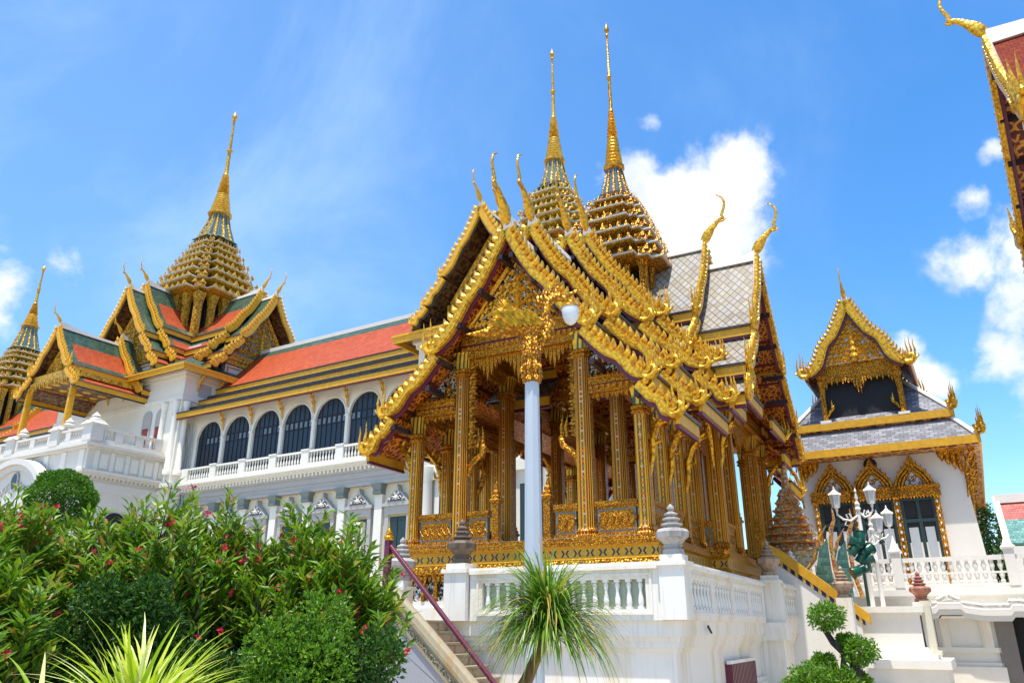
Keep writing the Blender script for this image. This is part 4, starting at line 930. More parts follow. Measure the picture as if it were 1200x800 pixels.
for k_ in range(9):
    cx = wc0+BAY*k_; px_ = cx-BAY/2
    mb = MB(); mb.box(px_-.26, px_+.26, .02, .26, 0, 8.3); mb.box(px_-.32, px_+.32, -.05, .26, 0, 1.2); mb.build('pilaster', CREAMP, hall)
    mb = MB(); mb.lathe([(.26, 0), (.3, .03), (.27, .06), (.27, .3), (.36, .48), (.38, .56)], px_, .12, 8.3, shape=sq())
    for j in range(5): mb.spike((px_-.24+.12*j, -.14, 8.36), .3, .05)
    mb.build('pilaster_capital', plain('green_grey_capital', (.22, .26, .24), .7) if k_ == 0 else bpy.data.materials['green_grey_capital'], hall)
    # lower window with pediment
    mb = MB(); mb.prism([(cx-.98, 7.62), (cx+.98, 7.62), (cx+.98, 7.78), (cx+.78, 7.8), (cx+.35, 8.26), (cx+.1, 8.42), (cx+.06, 8.6), (cx, 8.74), (cx-.06, 8.6), (cx-.1, 8.42), (cx-.35, 8.26), (cx-.78, 7.8), (cx-.98, 7.78)], -.1, .24)
    mb.box(cx-.85, cx+.85, .0, .246, 7.2, 7.62); mb.box(cx-.85, cx-.6, .04, .246, 4.2, 7.2); mb.box(cx+.6, cx+.85, .04, .246, 4.2, 7.2)
    w_ = mb.build('window_surround', GREYB, hall)
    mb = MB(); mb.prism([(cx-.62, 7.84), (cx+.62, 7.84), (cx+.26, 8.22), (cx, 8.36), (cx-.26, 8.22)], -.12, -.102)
    mb.build('pediment_shade_plate', plain('slate_shadow_grey', (.10, .11, .14), .7) if k_ == 0 else bpy.data.materials['slate_shadow_grey'], w_)  # dark plate on the pediment face; shade of a recess put into its colour
    mb = MB()
    for s_ in (-1, 1):
        for R, a, z in ((.12, .22, 8.0), (.08, .44, 7.93), (.09, .1, 8.2)):
            mb.tube([(cx+s_*(a+R*(1-j/10)*cos(j*.75)), -.15, z+R*(1-j/10)*sin(j*.75)) for j in range(8)], .022, 4)
    mb.lathe([(.0, -.12), (.1, -.08), (.12, 0), (.1, .1), (0, .14)], cx, -.13, 8.02, n=8); mb.build('pediment_relief', CREAMP, w_)
    obox('window_opening', SHUT, [(cx-.6, cx-.02, .1, .2, 4.2, 7.08), (cx+.02, cx+.6, .1, .2, 4.2, 7.08)], w_)
    obox('window_head', plain('ochre_frame', (.5, .4, .16), .6) if k_ == 0 else bpy.data.materials['ochre_frame'], [(cx-.6, cx+.6, .08, .2, 7.08, 7.2), (cx-.6, cx-.52, .08, .098, 4.2, 7.08)], w_)
    if k_ in (5,): obox('open_sash', WCLEAN, [(cx-.1, cx-.02, -.2, .08, 4.2, 6.9), (cx+.42, cx+.5, -.2, .08, 4.2, 6.9), (cx-.1, cx+.5, -.2, -.12, 6.75, 6.9)], w_)
# upper storey: arcaded wall
def arch_wall(mb, x0, x1, cx, r, zs, z0, z1, y0, y1, n=12, k=0):
    """wall bay x0..x1 with an arched opening of half width r springing at zs"""
    mb.box(x0, cx-r, y0, y1, z0, zs, k); mb.box(cx+r, x1, y0, y1, z0, zs, k)
    ang = [pi-pi*i/n for i in range(n+1)]; P = [(cx+r*cos(a), zs+r*sin(a)*1.0) for a in ang]
    P[0] = (cx-r, zs); P[-1] = (cx+r, zs)
    for i in range(n):
        (a, b), (c, d) = P[i], P[i+1]
        ta = x0+(x1-x0)*i/n; tb = x0+(x1-x0)*(i+1)/n
        vs = [(a, y0, b), (c, y0, d), (tb, y0, z1), (ta, y0, z1)]; vs += [(p[0], y1, p[2]) for p in vs]
        mb.add(vs, [(0, 1, 2, 3), (7, 6, 5, 4), (0, 4, 5, 1)], k)
    mb.add([(x0, y0, zs), (cx-r, y0, zs), (x0, y0, z1)], [(0, 1, 2)], k); mb.add([(x1, y0, zs), (cx+r, y0, zs), (x1, y0, z1)], [(0, 2, 1)], k)
mb = MB()
for k_ in range(8):
    cx = wc0+BAY*k_; arch_wall(mb, cx-BAY/2, cx+BAY/2, cx, 1.17, 13.1, 10.24, 15.0, 0, .2)
mb.box(.2, wc0-BAY/2, 0, .45, 10.24, 15.0); mb.build('upper_wall', CREAMP, hall)
obox('upper_wall', CREAMP, [(-34, -14.4, 0, .45, 10.24, 15)])
for k_ in range(8):
    cx = wc0+BAY*k_
    mb = MB(); n = 14
    for (R0, R1, ya) in ((1.17, 1.25, -.05), (1.25, 1.3, -.02)):
        for i in range(n):
            a, b = pi-pi*i/n, pi-pi*(i+1)/n
            q = [(cx+R0*cos(a), 13.1+R0*sin(a)), (cx+R0*cos(b), 13.1+R0*sin(b)), (cx+R1*cos(b), 13.1+R1*sin(b)), (cx+R1*cos(a), 13.1+R1*sin(a))]
            mb.add([(p[0], ya, p[1]) for p in q]+[(p[0], .01, p[1]) for p in q], [(0, 1, 2, 3), (0, 4, 5, 1), (2, 6, 7, 3)])
    px_ = cx+BAY/2
    mb.box(px_-.11, px_+.11, -.06, 0, 11.4, 13.0); mb.box(px_-.15, px_+.15, -.1, 0, 13.0, 13.1); mb.build('arch_moulding', CREAMP, hall)
    # blind window behind
    P = [(cx-1.17, 10.3), (cx+1.17, 10.3)]+[(cx+1.17*cos(pi*i/12), 13.1+1.17*sin(pi*i/12)) for i in range(13)]
    mb = MB(); mb.prism(P, .13, .19); w_ = mb.build('arched_window', NAVY, hall)
    mb = MB()
    for i in range(1, 6): x = cx-1.17+2.34*i/6; mb.box(x-.02, x+.02, .1, .128, 10.4, 13.08+1.1*sqrt(max(0, 1-((x-cx)/1.17)**2)))
    mb.box(cx-1.15, cx+1.15, .095, .126, 13.2, 13.27); mb.box(cx-1.15, cx+1.15, .095, .126, 12.72, 12.77); mb.build('glazing_bar', DARK, w_)
    mb = MB()
    rnd = random.Random(k_)
    for i in range(6):
        x = cx-1.17+2.34*(i+.5)/6
        if rnd.random() < .75: mb.box(x-.1, x+.1, .105, .129, 12.8, 13.15)
    if mb.v: mb.build('pane', PANE, w_)
    # balcony balustrade of this bay
    x0, x1 = cx-BAY/2+.28, cx+BAY/2-.28
    mb = MB(); mb.box(x0, x1, -.42, -.22, 11.08, 11.2); mb.box(x0, x1, -.42, -.22, 10.24, 10.45)
    for i in range(9):
        x = x0+(x1-x0)*(i+.5)/9; mb.lathe([(.05, 0), (.07, .15), (.035, .4), (.06, .52), (.05, .63)], x, -.32, 10.45, n=6)
    mb.build('balustrade', CREAMP, hall)
    obox('balustrade_pier', CREAMP, [(px_-.28, px_+.28, -.46, -.05, 10.23, 11.2), (px_-.31, px_+.31, -.5, -.05, 11.2, 11.28)])
    mb = MB(); bracket(mb, lambda a, b: (px_, -.05-a, 13.5+b), 1.2, .75); mb.build('eave_bracket', GOLDY, hall)
obox('balustrade_pier', CREAMP, [(.25, wc0-BAY/2+.28, -.46, -.05, 10.23, 11.2)])
# long roofs
MH = dict(roof=TRED, soff=SOFFD, gold=GOLDY, gold2=GOLDY, black=TMAR, red=TBLK, ridge=WHITE2, purlin=PURLIN, border=TGRN)
def long_roof(x0, x1):
    mb = MB()
    for sgn in (1, -1):
        fn = lambda s, t, z, g=sgn: (t, 5-s*g, z)
        slab_row(mb, fn, 1, (0, 20.75, 3.4, 17.0), 0, x0, x1, .12, (.5, 1, 0), .02)
    mb.build('roof_slope', [TRED, SOFFD, TGRN], hall)
    mb = MB()
    for sgn in (1, -1):
        fn = lambda s, t, z, g=sgn: (t, 5-s*g, z)
        slab_row(mb, fn, 1, (3.35, 16.7, 4.7, 15.85), 0, x0, x1, .12, None, .02); slab_row(mb, fn, 1, (4.65, 15.6, 6.0, 14.75), 0, x0, x1, .12, None, .02)
    mb.build('lower_roof_slope', [TMAR, SOFFD], hall)
    mb = MB()
    fn = lambda s, t, z: (t, 5-s, z)
    for r in ((0, 20.75, 3.4, 17.0), (3.35, 16.7, 4.7, 15.85), (4.65, 15.6, 6.0, 14.75)): fascia(mb, fn, 1, r, 0, x0, x1, .36, .12)
    for zc, yc in ((16.3, 1.05), (15.2, -.25)): mb.box(x0, x1, 5-4.15+ (0 if zc > 16 else -1.3), 5-4.05+(0 if zc > 16 else -1.3), zc+.02, zc+.16, 1)
    mb.build('eave_board', [GOLDY, TBLK, TMAR], hall)
    obox('ridge', WHITE2, [(x0, x1, 4.85, 5.15, 20.72, 21.0)])
long_roof(-.2, 21.4); long_roof(-33, -14.2)

def prasat(cx, hw, vf, z_eave, arms, rims, bell, first):
    """cross-roofed tower block; walls half width hw around (cx,5)"""
    mb = MB(); y0 = vf
    mb.box(cx-hw, cx+hw, y0, 10-y0, 0, z_eave)
    for z, o in ((z_eave-.5, .12), (z_eave-.25, .25), (z_eave-2.1, .12), (10.0, .25), (9.6, .12)):
        mb.box(cx-hw-o, cx+hw+o, y0-o, 10-y0+o, z, z+.26)
    mb.build('tower_wall', CREAMP, hall)
    for sx in (-1, 1):
        for dx in (0, 1.25):
            x = cx+sx*(hw-.35-dx)
            mb = MB(); mb.lathe([(.26, 0), (.26, .3), (.19, .4), (.17, 4.4), (.24, 4.6), (.27, 4.9)], x, y0-.1, z_eave-7.1, n=12); mb.build('engaged_column', CREAMP, hall, smooth=True)
    for dy in (.35, 1.6, 3.2, 4.6):
        mb = MB(); mb.lathe([(.26, 0), (.26, .3), (.19, .4), (.17, 4.4), (.24, 4.6), (.27, 4.9)], cx+hw+.1, y0+dy, z_eave-7.1, n=12); mb.build('engaged_column', CREAMP, hall, smooth=True)
        if dy in (1.6, 4.6): obox('attic_panel', GREYB, [(cx+hw+.002, cx+hw+.03, y0+dy-.5, y0+dy+.5, z_eave-1.6, z_eave-.7)])
    # skirt roof and cross gables
    mb = MB(); e = hw+.95; zz = z_eave
    mb.loft([[(cx-e, y0-.95, zz), (cx+e, y0-.95, zz), (cx+e, 10-y0+.95, zz), (cx-e, 10-y0+.95, zz)], [(cx-hw+.9, y0+.9, zz+1.3), (cx+hw-.9, y0+.9, zz+1.3), (cx+hw-.9, 9.1-y0, zz+1.3), (cx-hw+.9, 9.1-y0, zz+1.3)]])
    mb.build('skirt_roof', TGRN, hall)
    mb = MB()
    for o, z, h in ((.97, -.32, .3), (1.03, -.02, .12)): 
        mb.box(cx-hw-o, cx+hw+o, y0-o, y0-o+.12, zz+z, zz+z+h); mb.box(cx+hw+o-.12, cx+hw+o, y0-o+.121, 10-y0+o, zz+z, zz+z+h); mb.box(cx-hw-o, cx-hw-o+.12, y0-o+.121, 10-y0+o, zz+z, zz+z+h)
    mb.build('eave_board', GOLDY, hall)
    mb = MB(); mb.box(cx-hw-.94, cx+hw+.94, y0-.94, 10-y0+.94, zz-.06, zz-.004); mb.build('soffit', SOFFD, hall)
    mb = MB(); mb.box(cx-hw+2.7, cx+hw-2.7, y0+2.7, 7.3-y0, zz+.9, zz+3.2); mb.build('attic_wall', CREAMP, hall)
    for i in range(5):
        for s_ in (0, 1):
            y = y0+1.0+i*1.6; x = cx-hw+1.0+i*1.8
            if s_ == 0: mb = MB(); bracket(mb, lambda a, b: (cx+hw+.05+a, y, zz-1.3+b), 1.1, .8); mb.build('eave_bracket', GOLDY, hall)
            else: mb = MB(); bracket(mb, lambda a, b: (x, y0-.05-a, zz-1.3+b), 1.1, .8); mb.build('eave_bracket', GOLDY, hall)
    for d, tiers in arms:
        thai_arm(hall, cx, 5, d, tiers, MH, detail=0)
        fn = armfn(cx, 5, d); T = tiers[0]; a = T['hwp']
        tympanum(hall, fn, a, T['z']+T['pz'], T['z']-1.1, T['t1']-1.15, (MOSAICF, GOLDFAR), tw=.045, frame=.25, seed=int(cx+40))
        mb = MB(); z = T['z']+T['pz']
        for b0, b1, w, k in ((-.55, -.05, a+.25, 0), (-.9, -.6, a+.1, 0), (-2.3, -.95, a, 1)):
            vs = [fn(s, t, q) for q in (z+b0, z+b1) for t in (T['t1']-1.6, T['t1']-(1.05 if k == 0 else 1.15)) for s in (-w, w)]
            mb.add(vs, [(0, 2, 3, 1), (4, 5, 7, 6), (0, 1, 5, 4), (1, 3, 7, 5), (3, 2, 6, 7), (2, 0, 4, 6)], k)
        for j in range(3):   # gilt framed panels
            s0 = -a+.15+j*(2*a-.3)/3; s1 = s0+(2*a-.3)/3-.15
            for (q0, q1, r0, r1) in ((s0, s1, z-2.1, z-2.03), (s0, s1, z-1.17, z-1.1), (s0, s0+.07, z-2.03, z-1.17), (s1-.07, s1, z-2.03, z-1.17)):
                vs = [fn(s, t, q) for q in (r0, r1) for t in (T['t1']-1.149, T['t1']-1.1) for s in (q0, q1)]
                mb.add(vs, [(0, 2, 3, 1), (4, 5, 7, 6), (0, 1, 5, 4), (1, 3, 7, 5), (3, 2, 6, 7), (2, 0, 4, 6)], 0)
        mb.build('gable_base', [GOLDFAR, WHITE2], hall)
    r0 = (rims[0][0], rims[0][1]*.9)
    mb = MB(); h = r0[0]-(zz+3)
    mb.lathe([(r0[1]*.62, 0), (r0[1]*.62, h+.3)], cx, 5, zz+2.9, shape=RED, k=1)
    for a in range(4):
        c, s_ = [(1, 0), (0, 1), (-1, 0), (0, -1)][a]
        for j in range(6):
            o = (j/5-.5)*2*r0[1]*.68; x = r0[1]*.75-(abs(o) > r0[1]*.5)*.3; X, Y = cx+x*c-o*s_, 5+x*s_+o*c; b = r0[1]*.055
            mb.lathe([(b*1.5, 0), (b, h*.2), (b, h*.8), (b*1.6, h)], X, Y, zz+3.0, shape=sq())
    mb.lathe([(r0[1]*.85, 0), (r0[1]*.8, .3)], cx, 5, zz+2.8, shape=RED); mb.build('spire_lantern', [GOLDFAR, DARK], hall)
    spire(hall, cx, 5, rims, *bell, (GOLDFAR, WHITE2, TGRN, SPDK, TEALG, SPGF))
MOSAICF = plain('far_mosaic_ground', (.22, .24, .2), .3, n=.4, sc=3)
TEALG = plain('green_grey_bell_tile', (.12, .19, .18), .3); SPGF = gold('far_spire_gilding', base=(.80, .48, .05), amt=.25, carve=5, bd=.03, rough=.35, metal=.45)
def GR(k, *extra): return [(0, 0, 2.75*k, -4.0*k), (2.6*k, -4.25*k, 4.0*k, -5.65*k)]+list(extra)
gp = dict(wave=.07, w=.36, teeth=.3, tsz=.26, nsc=.5, csc=.75, fh=.36, rise=.5, border=(.75, 2, 1))
def ga(t0, t1, z, k, hwp, pz, third=True): return dict(t0=t0, t1=t1, z=z, rows=GR(k, *([(3.85*k, -5.9*k, 4.9*k, -6.75*k)] if third else [])), hwp=hwp, pz=pz, **gp)
cr = [('S', [ga(5.2, 6.7, 25.3, 1.0, 2.9, -5.0), ga(1, 5.4, 26.1, 1.02, 2.9, -5)]), ('E', [ga(6.6, 8.4, 25.2, 1.0, 2.9, -5.0), ga(1, 6.7, 26.0, 1.02, 2.9, -5)]), ('W', [ga(6.6, 8.4, 25.2, 1.0, 2.9, -5.0), ga(1, 6.7, 26.0, 1.02, 2.9, -5)])]
prasat(-7.0, 7.4, -1.0, 17.9, cr, [(26.0, 4.2), (27.0, 3.8), (27.95, 3.35), (28.85, 2.95), (29.7, 2.55), (30.5, 2.15), (31.2, 1.8)], (32.0, 34.6, 1.25, 45.5), True)
wr = [('S', [ga(6.3, 8.3, 21.6, .82, 2.4, -4.4), ga(1, 6.5, 22.2, .84, 2.4, -4.4)]), ('E', [ga(1, 4.5, 21.6, .82, 2.4, -4.4)])]
prasat(25.4, 4.4, -2.2, 15.6, wr, [(22.4, 2.9), (23.2, 2.65), (24.0, 2.35), (24.75, 2.05), (25.45, 1.75), (26.05, 1.5)], (26.8, 28.9, .85, 37.9), False)
prasat(-34.6, 4.6, -2.2, 15.6, [('S', [ga(5.2, 7.2, 21.6, .82, 2.4, -4.4)]), ('E', [ga(1, 6.4, 21.6, .82, 2.4, -4.4)])], [(22.8, 3.3), (23.7, 3.0), (24.6, 2.6), (25.4, 2.25), (26.2, 1.9), (26.8, 1.55)], (27.5, 30.0, 1.05, 37.0), False)

# front block with balcony and porch
BX0, BX1, BY = -13.35, -.65, -6.0
mb = MB(); mb.box(BX0, BX1, BY, -1.0, 0, 9.2)
for z0, z1, o in ((9.2, 9.8, .06), (9.8, 10.1, .0), (10.1, 10.25, .3), (10.25, 10.42, .42), (10.42, 11.7, .02), (11.7, 11.85, .25), (11.85, 12.02, .4), (12.02, 12.2, .15)):
    mb.box(BX0-o, BX1+o, BY-o, -1.0, z0, z1)
for i in range(18): y = BY+.1+i*.28; mb.box(BX1+.02, BX1+.26, y, y+.13, 9.98, 10.098)
for i in range(44): x = BX0+.1+i*.29; mb.box(x, x+.13, BY-.26, BY-.02, 9.98, 10.098)
mb.build('entrance_block_wall', WHITE2, hall)
mb = MB()
for i in range(5): y = BY+.55+i*1.0; mb.box(BX1+.02, BX1+.1, y-.12, y+.12, 10.45, 11.68); mb.box(BX1+.02, BX1+.06, y+.25, y+.75, 10.62, 11.5)
for i in range(6): x = BX1-.5-i*1.9; mb.box(x-.25, x+.25, BY-.1, BY-.02, 10.45, 11.68)
mb.build('wall_panel', CREAMP, hall)
mb = MB(); y = -3.6
P = [(y-.75, 6.2), (y+.75, 6.2)]+[(y+.75*cos(pi*i/10), 7.4+.75*sin(pi*i/10)) for i in range(11)]
mb.prism(P, BX1+.01, BX1+.06, 'x'); mb.build('arched_window', DARK, hall)
mb = MB()
def brow(mb, x0, y0, x1, y1, n, z0=12.2):
    dx, dy = x1-x0, y1-y0; L = sqrt(dx*dx+dy*dy); nx, ny = -dy/L, dx/L
    def bx(w, u0, u1, a, b):
        q = [(x0+dx*u0+nx*w, y0+dy*u0+ny*w), (x0+dx*u1+nx*w, y0+dy*u1+ny*w), (x0+dx*u1-nx*w, y0+dy*u1-ny*w), (x0+dx*u0-nx*w, y0+dy*u0-ny*w)]; mb.loft([[(p[0], p[1], a) for p in q], [(p[0], p[1], b) for p in q]])
    bx(.14, 0, 1, z0, z0+.2); bx(.16, 0, 1, z0+.78, z0+.92)
    for i in range(n+1): bx(.15, (i-.0)/n*(1-.5/L), (i)/n*(1-.5/L)+.5/L, z0+.2, z0+.78)
    m = int(L/.2)
    for i in range(m):
        u = (i+.5)/m; mb.lathe([(.05, 0), (.07, .15), (.03, .35), (.06, .5), (.05, .58)], x0+dx*u, y0+dy*u, z0+.2, n=6)
brow(mb, BX1-.1, BY+.1, BX1-.1, -1.2, 3); brow(mb, BX0, BY+.1, BX1-.2, BY+.1, 6); mb.build('balcony_balustrade', WHITE2, hall)
for x in (BX1-.2, -4.4, -9.6, BX0+.2):
    mb = MB(); mb.box(x-.45, x+.45, BY-.2, BY+.6, 12.2, 13.15); mb.lathe([(.55, 0), (.55, .08), (.42, .2), (.38, .3), (.3, .34)], x, BY+.2, 13.15, shape=sq()); mb.build('balcony_pier', WHITE2, hall)
    if x > -2 or x < -12 or True:
        mb = MB(); mb.lathe([(.3, 0), (.36, .12), (.2, .25), (.28, .32), (.16, .45), (.02, .6)], x if x > -2 or x < -12 else x+.75, BY+.2, 13.4, n=10); mb.build('pier_ornament', WHITE2, hall, smooth=True)
for x in (-4.4, -9.6):
    mb = MB(); mb.lathe([(.24, 0), (.24, .15), (.19, .2), (.17, 3.4), (.24, 3.5), (.2, 3.55), (.3, 3.85)], x, BY+.35, 13.3, shape=RED); mb.build('porch_column', GOLDY, hall)
    for s_ in (-1, 1): mb = MB(); bracket(mb, lambda a, b: (x+s_*a, BY+.35, 15.9+b), 1.1, .9); mb.build('eave_bracket', GOLDY, hall)
mb = MB(); mb.box(-9.9, -4.1, BY+.1, BY+.5, 17.0, 17.5); mb.box(-9.8, -9.4, BY+.5, -1, 17.0, 17.3); mb.box(-4.6, -4.2, BY+.5, -1, 17.0, 17.3)
n = 24
for i in range(n): mb.spike((-9.7+5.4*(i+.5)/n, BY+.12, 17.0), -.35-.15*(i % 2), .11, (0, 0))
mb.build('porch_beam', GOLDFAR, hall)
mb = MB(); mb.box(-9.4, -4.6, BY+.5, -1, 17.1, 17.2); pc = mb.build('porch_ceiling', SOFFD, hall)
mb = MB()
for i in range(5):
    for j in range(4):
        x, y = -9.0+i*1.0, BY+1.1+j*1.1; mb.lathe([(.3, 0), (.22, -.04), (.1, -.06), (.02, -.08)], x, y, 17.1, n=12)
mb.build('ceiling_rosette', GOLDY, pc)
pt = [dict(t0=5.5, t1=11.0, z=20.7, rows=[(0, 0, 2.2, -3.0), (2.05, -3.25, 3.45, -4.35)], hwp=1.9, pz=-2.9, **gp)]
pt[0].update(csc=.6, nsc=.75)
thai_arm(hall, -7, 5, 'S', pt, MH, detail=0); tympanum(hall, armfn(-7, 5, 'S'), 1.9, 17.7, 20.1, 10.2, (MOSAICF, GOLDFAR), tw=.04, frame=.2, seed=8)
thai_arm(hall, -7, 5, 'S', [dict(t0=5.0, t1=6.6, z=21.3, rows=[(0, 0, 2.3, -3.1), (2.15, -3.35, 3.6, -4.45)], hwp=1.9, pz=-2.9, **gp)], MH, detail=0)
# curved entrance pediment with medallion
mb = MB(); n = 20
for i in range(n):
    a, b = pi*i/n, pi*(i+1)/n
    for R0, R1, ya in ((2.9, 3.25, -7.0), (2.55, 2.9, -6.8)):
        q = [(-7.0+R0*cos(a)*1.25, 8.3+R0*sin(a)), (-7.0+R0*cos(b)*1.25, 8.3+R0*sin(b)), (-7.0+R1*cos(b)*1.25, 8.3+R1*sin(b)), (-7.0+R1*cos(a)*1.25, 8.3+R1*sin(a))]
        mb.add([(p[0], ya, p[1]) for p in q]+[(p[0], -6.3, p[1]) for p in q], [(0, 1, 2, 3), (0, 4, 5, 1), (2, 6, 7, 3)])
P = [(-7.0+2.6*1.25*cos(pi*i/n), 8.3+2.6*sin(pi*i/n)) for i in range(n+1)]; mb.prism(P, -6.6, -6.3); p = mb.build('arched_pediment', WHITE2, hall)
mb = MB(); mb.prism([(-6.9+.32*cos(i*pi/8), 10.15+.5*sin(i*pi/8)) for i in range(16)], -6.72, -6.61); mb.build('oval_medallion', plain('dark_blue_oval', (.03, .035, .06), .3), p)
mb = MB(); mb.tube([(-6.9+.36*cos(i*pi/8), -6.68, 10.15+.55*sin(i*pi/8)) for i in range(17)], .06, 5)
for s_ in (-1, 1):
    for j in range(5): mb.tube([(-6.9+s_*(.6+j*.4+.18*cos(u*.8)), -6.66, 9.9-j*.2+.18*sin(u*.8)) for u in range(7)], .035, 4)
mb.build('pediment_relief', GREYB, p)
# niche with door on the tower side under the eaves
for y in (1.4, 3.9):
    mb = MB(); P = [(y-.5, 13.2), (y+.5, 13.2)]+[(y+.5*cos(pi*i/8), 14.3+.5*sin(pi*i/8)) for i in range(9)]
    mb.prism(P, .42, .5, 'x'); w_ = mb.build('niche', GREYB, hall)
    obox('niche_door', REDW, [(.5, .53, y-.3, y+.3, 12.6, 14.1)], w_)
for x in (-3.0, -1.6):
    mb = MB(); P = [(x-.45, 12.8), (x+.45, 12.8)]+[(x+.45*cos(pi*i/8), 15.0+.45*sin(pi*i/8)) for i in range(9)]; mb.prism(P, -1.08, -1.0); w_ = mb.build('niche', GREYB, hall)
    obox('niche_door', REDW, [(x-.3, x+.3, -1.11, -1.081, 12.4, 14.2)], w_)
# fluorescent floodlight on cornice + drainpipe
mb = MB(); mb.tube([(.55, -.35, 14.2), (.55, -.3, 12.9), (.5, -.2, 12.5), (.5, -.2, 0)], .07, 8); mb.tube([(.85, -.3, 14.0), (.85, -.2, 13.2), (.8, -.15, 8)], .05, 8); mb.build('drainpipe', plain('grey_pipe', (.35, .37, .4), .5), hall)
# west tower front: door bay with pediment
for x in (23.2, 25.4, 27.6):
    mb = MB(); mb.box(x-.8, x+.8, -2.3, -2.2, 4.2, 8.2); mb.prism([(x-1.0, 8.2), (x+1.0, 8.2), (x, 9.1)], -2.5, -2.2); w_ = mb.build('window_surround', CREAMP, hall)
    obox('window_opening', SHUT, [(x-.5, x+.5, -2.34, -2.301, 4.2, 7.6)], w_)
    mb = MB(); P = [(x-.6, 10.9), (x+.6, 10.9)]+[(x+.6*cos(pi*i/10), 13.0+.6*sin(pi*i/10)) for i in range(11)]; mb.prism(P, -2.26, -2.201); mb.build('arched_window', NAVY, hall)
for x in (21.4, 22.1, 24.3, 26.5, 28.7, 29.4):
    mb = MB(); mb.lathe([(.36, 0), (.36, .4), (.28, .5), (.25, 7.6), (.34, 7.9), (.36, 8.3)], x, -2.5, .5, n=14); mb.build('column', CREAMP, hall, smooth=True)

# ------------------------------------------------------------ white throne hall on the right
RO = (11.881, 28.0, 0); YR = -30.5
rh = thing('white_throne_hall', 'white temple hall with gilded window frames, grey slate roof and gabled upper porch', 'temple hall', RO, YR)
def rbox(name, mat, boxes, parent=None, **k): return obox(name, mat, boxes, parent or rh, **k)
# battered walls
WX0, WX1, WY = -2.05, 3.98, 5.0
mb = MB()
def batter(z): return (8.6-z)*.055
rr = []
for z in (0, 8.6): b = batter(z); rr.append([(WX0-b, WY-b, z), (WX1+b, WY-b, z), (WX1+b, 40, z), (WX0-b, 40, z)])
mb.loft(rr); mb.build('wall', WHITE2, rh)
MR = dict(roof=TGRY, soff=SOFFB, gold=GOLD, smooth=GOLDS, gold2=GOLDY, black=WCLEAN, red=MAROON, ridge=WCLEAN, purlin=PURLIN)
def hip(z0, z1, ax0, ax1, ay, bx0, bx1, by, name='roof_slope'):
    mb = MB(); A_ = [(ax0, ay), (ax1, ay), (ax1, 40), (ax0, 40)]; B_ = [(bx0, by), (bx1, by), (bx1, 40), (bx0, 40)]
    mb.loft([[(p[0], p[1], z0) for p in A_], [(p[0], p[1], z1) for p in B_]]); mb.build(name, TGRY, rh)
    mb = MB()
    mb.box(ax0-.08, ax1+.08, ay-.1, ay+.02, z0-.28, z0+.04); mb.box(ax1-.02, ax1+.1, ay+.021, 40, z0-.28, z0+.04); mb.box(ax0-.1, ax0+.02, ay+.021, 40, z0-.28, z0+.04); mb.build('eave_board', GOLDY, rh)
    mb = MB(); mb.box(ax0-.02, ax1+.02, ay-.06, 40, z0-.33, z0-.281); mb.build('soffit', SOFFB, rh)
    mb = MB()
    for a, b in ((A_[0], B_[0]), (A_[1], B_[1])): mb.tube([(a[0], a[1], z0+.06), (b[0], b[1], z1+.06)], .09, 6)
    mb.build('hip_ridge', WCLEAN, rh)
hip(8.62, 9.75, -2.1, 4.75, 4.2, -1.95, 3.9, 5.2)
mb = MB(); mb.box(-1.9, 3.8, 5.3, 40, 9.3, 9.95); mb.build('roof_step_wall', WCLEAN, rh)
hip(9.95, 11.9, -2.15, 4.05, 5.0, -.7, 2.4, 6.9)
for x, y, z in ((4.85, 4.15, 8.8), (4.1, 4.95, 10.1), (-2.2, 4.9, 10.1)):
    mb = MB(); naga(mb, lambda s, t, q, x=x, y=y: (x+s*.5, y-t-s*.2, q), 1, 0, z, 0, .75); mb.build('naga_finial', GOLD, rh, smooth=True)
# main upper roof behind the porch
thai_arm(rh, .8, 14, 'S', [dict(t0=-20, t1=6.2, z=14.6, rows=[(0, 0, 2.1, -3.2)], w=.35, csc=.8, rise=.2)], MR, detail=0)
# upper porch (gabled dormer)
pcx = .8
thai_arm(rh, pcx, 8, 'S', [dict(t0=-1.0, t1=3.35, z=15.3, rows=[(0, 0, 2.05, -3.15)], w=.34, teeth=.2, tsz=.22, nsc=.8, csc=.62, wave=.1, rise=.15)], MR, detail=0)
tympanum(rh, armfn(pcx, 8, 'S'), 1.5, 12.55, 14.75, 3.1, (plain('pale_mirror_ground', (.6, .6, .58), .3, n=.3, sc=8), GOLDB), tw=.036, frame=.12, seed=4)
mb = MB(); mb.box(pcx-1.75, pcx+1.75, 4.98, 5.2, 12.1, 12.5); mb.box(pcx-1.65, pcx+1.65, 5.0, 5.15, 11.95, 12.1); mb.box(pcx-1.8, pcx+1.8, 4.94, 5.2, 12.5, 12.58)
for i in range(26): mb.spike((pcx-1.68+i*.135, 4.95, 12.58), .13, .05)
lace(mb, None, None, lambda u: (pcx-1.5+3.0*u, 5.05, 11.97), .3, 26, ((.0, .9), (.5, 1.0), (1.0, .9), (.25, .1), (.75, .1))); mb.build('porch_beam', GOLDC, rh)
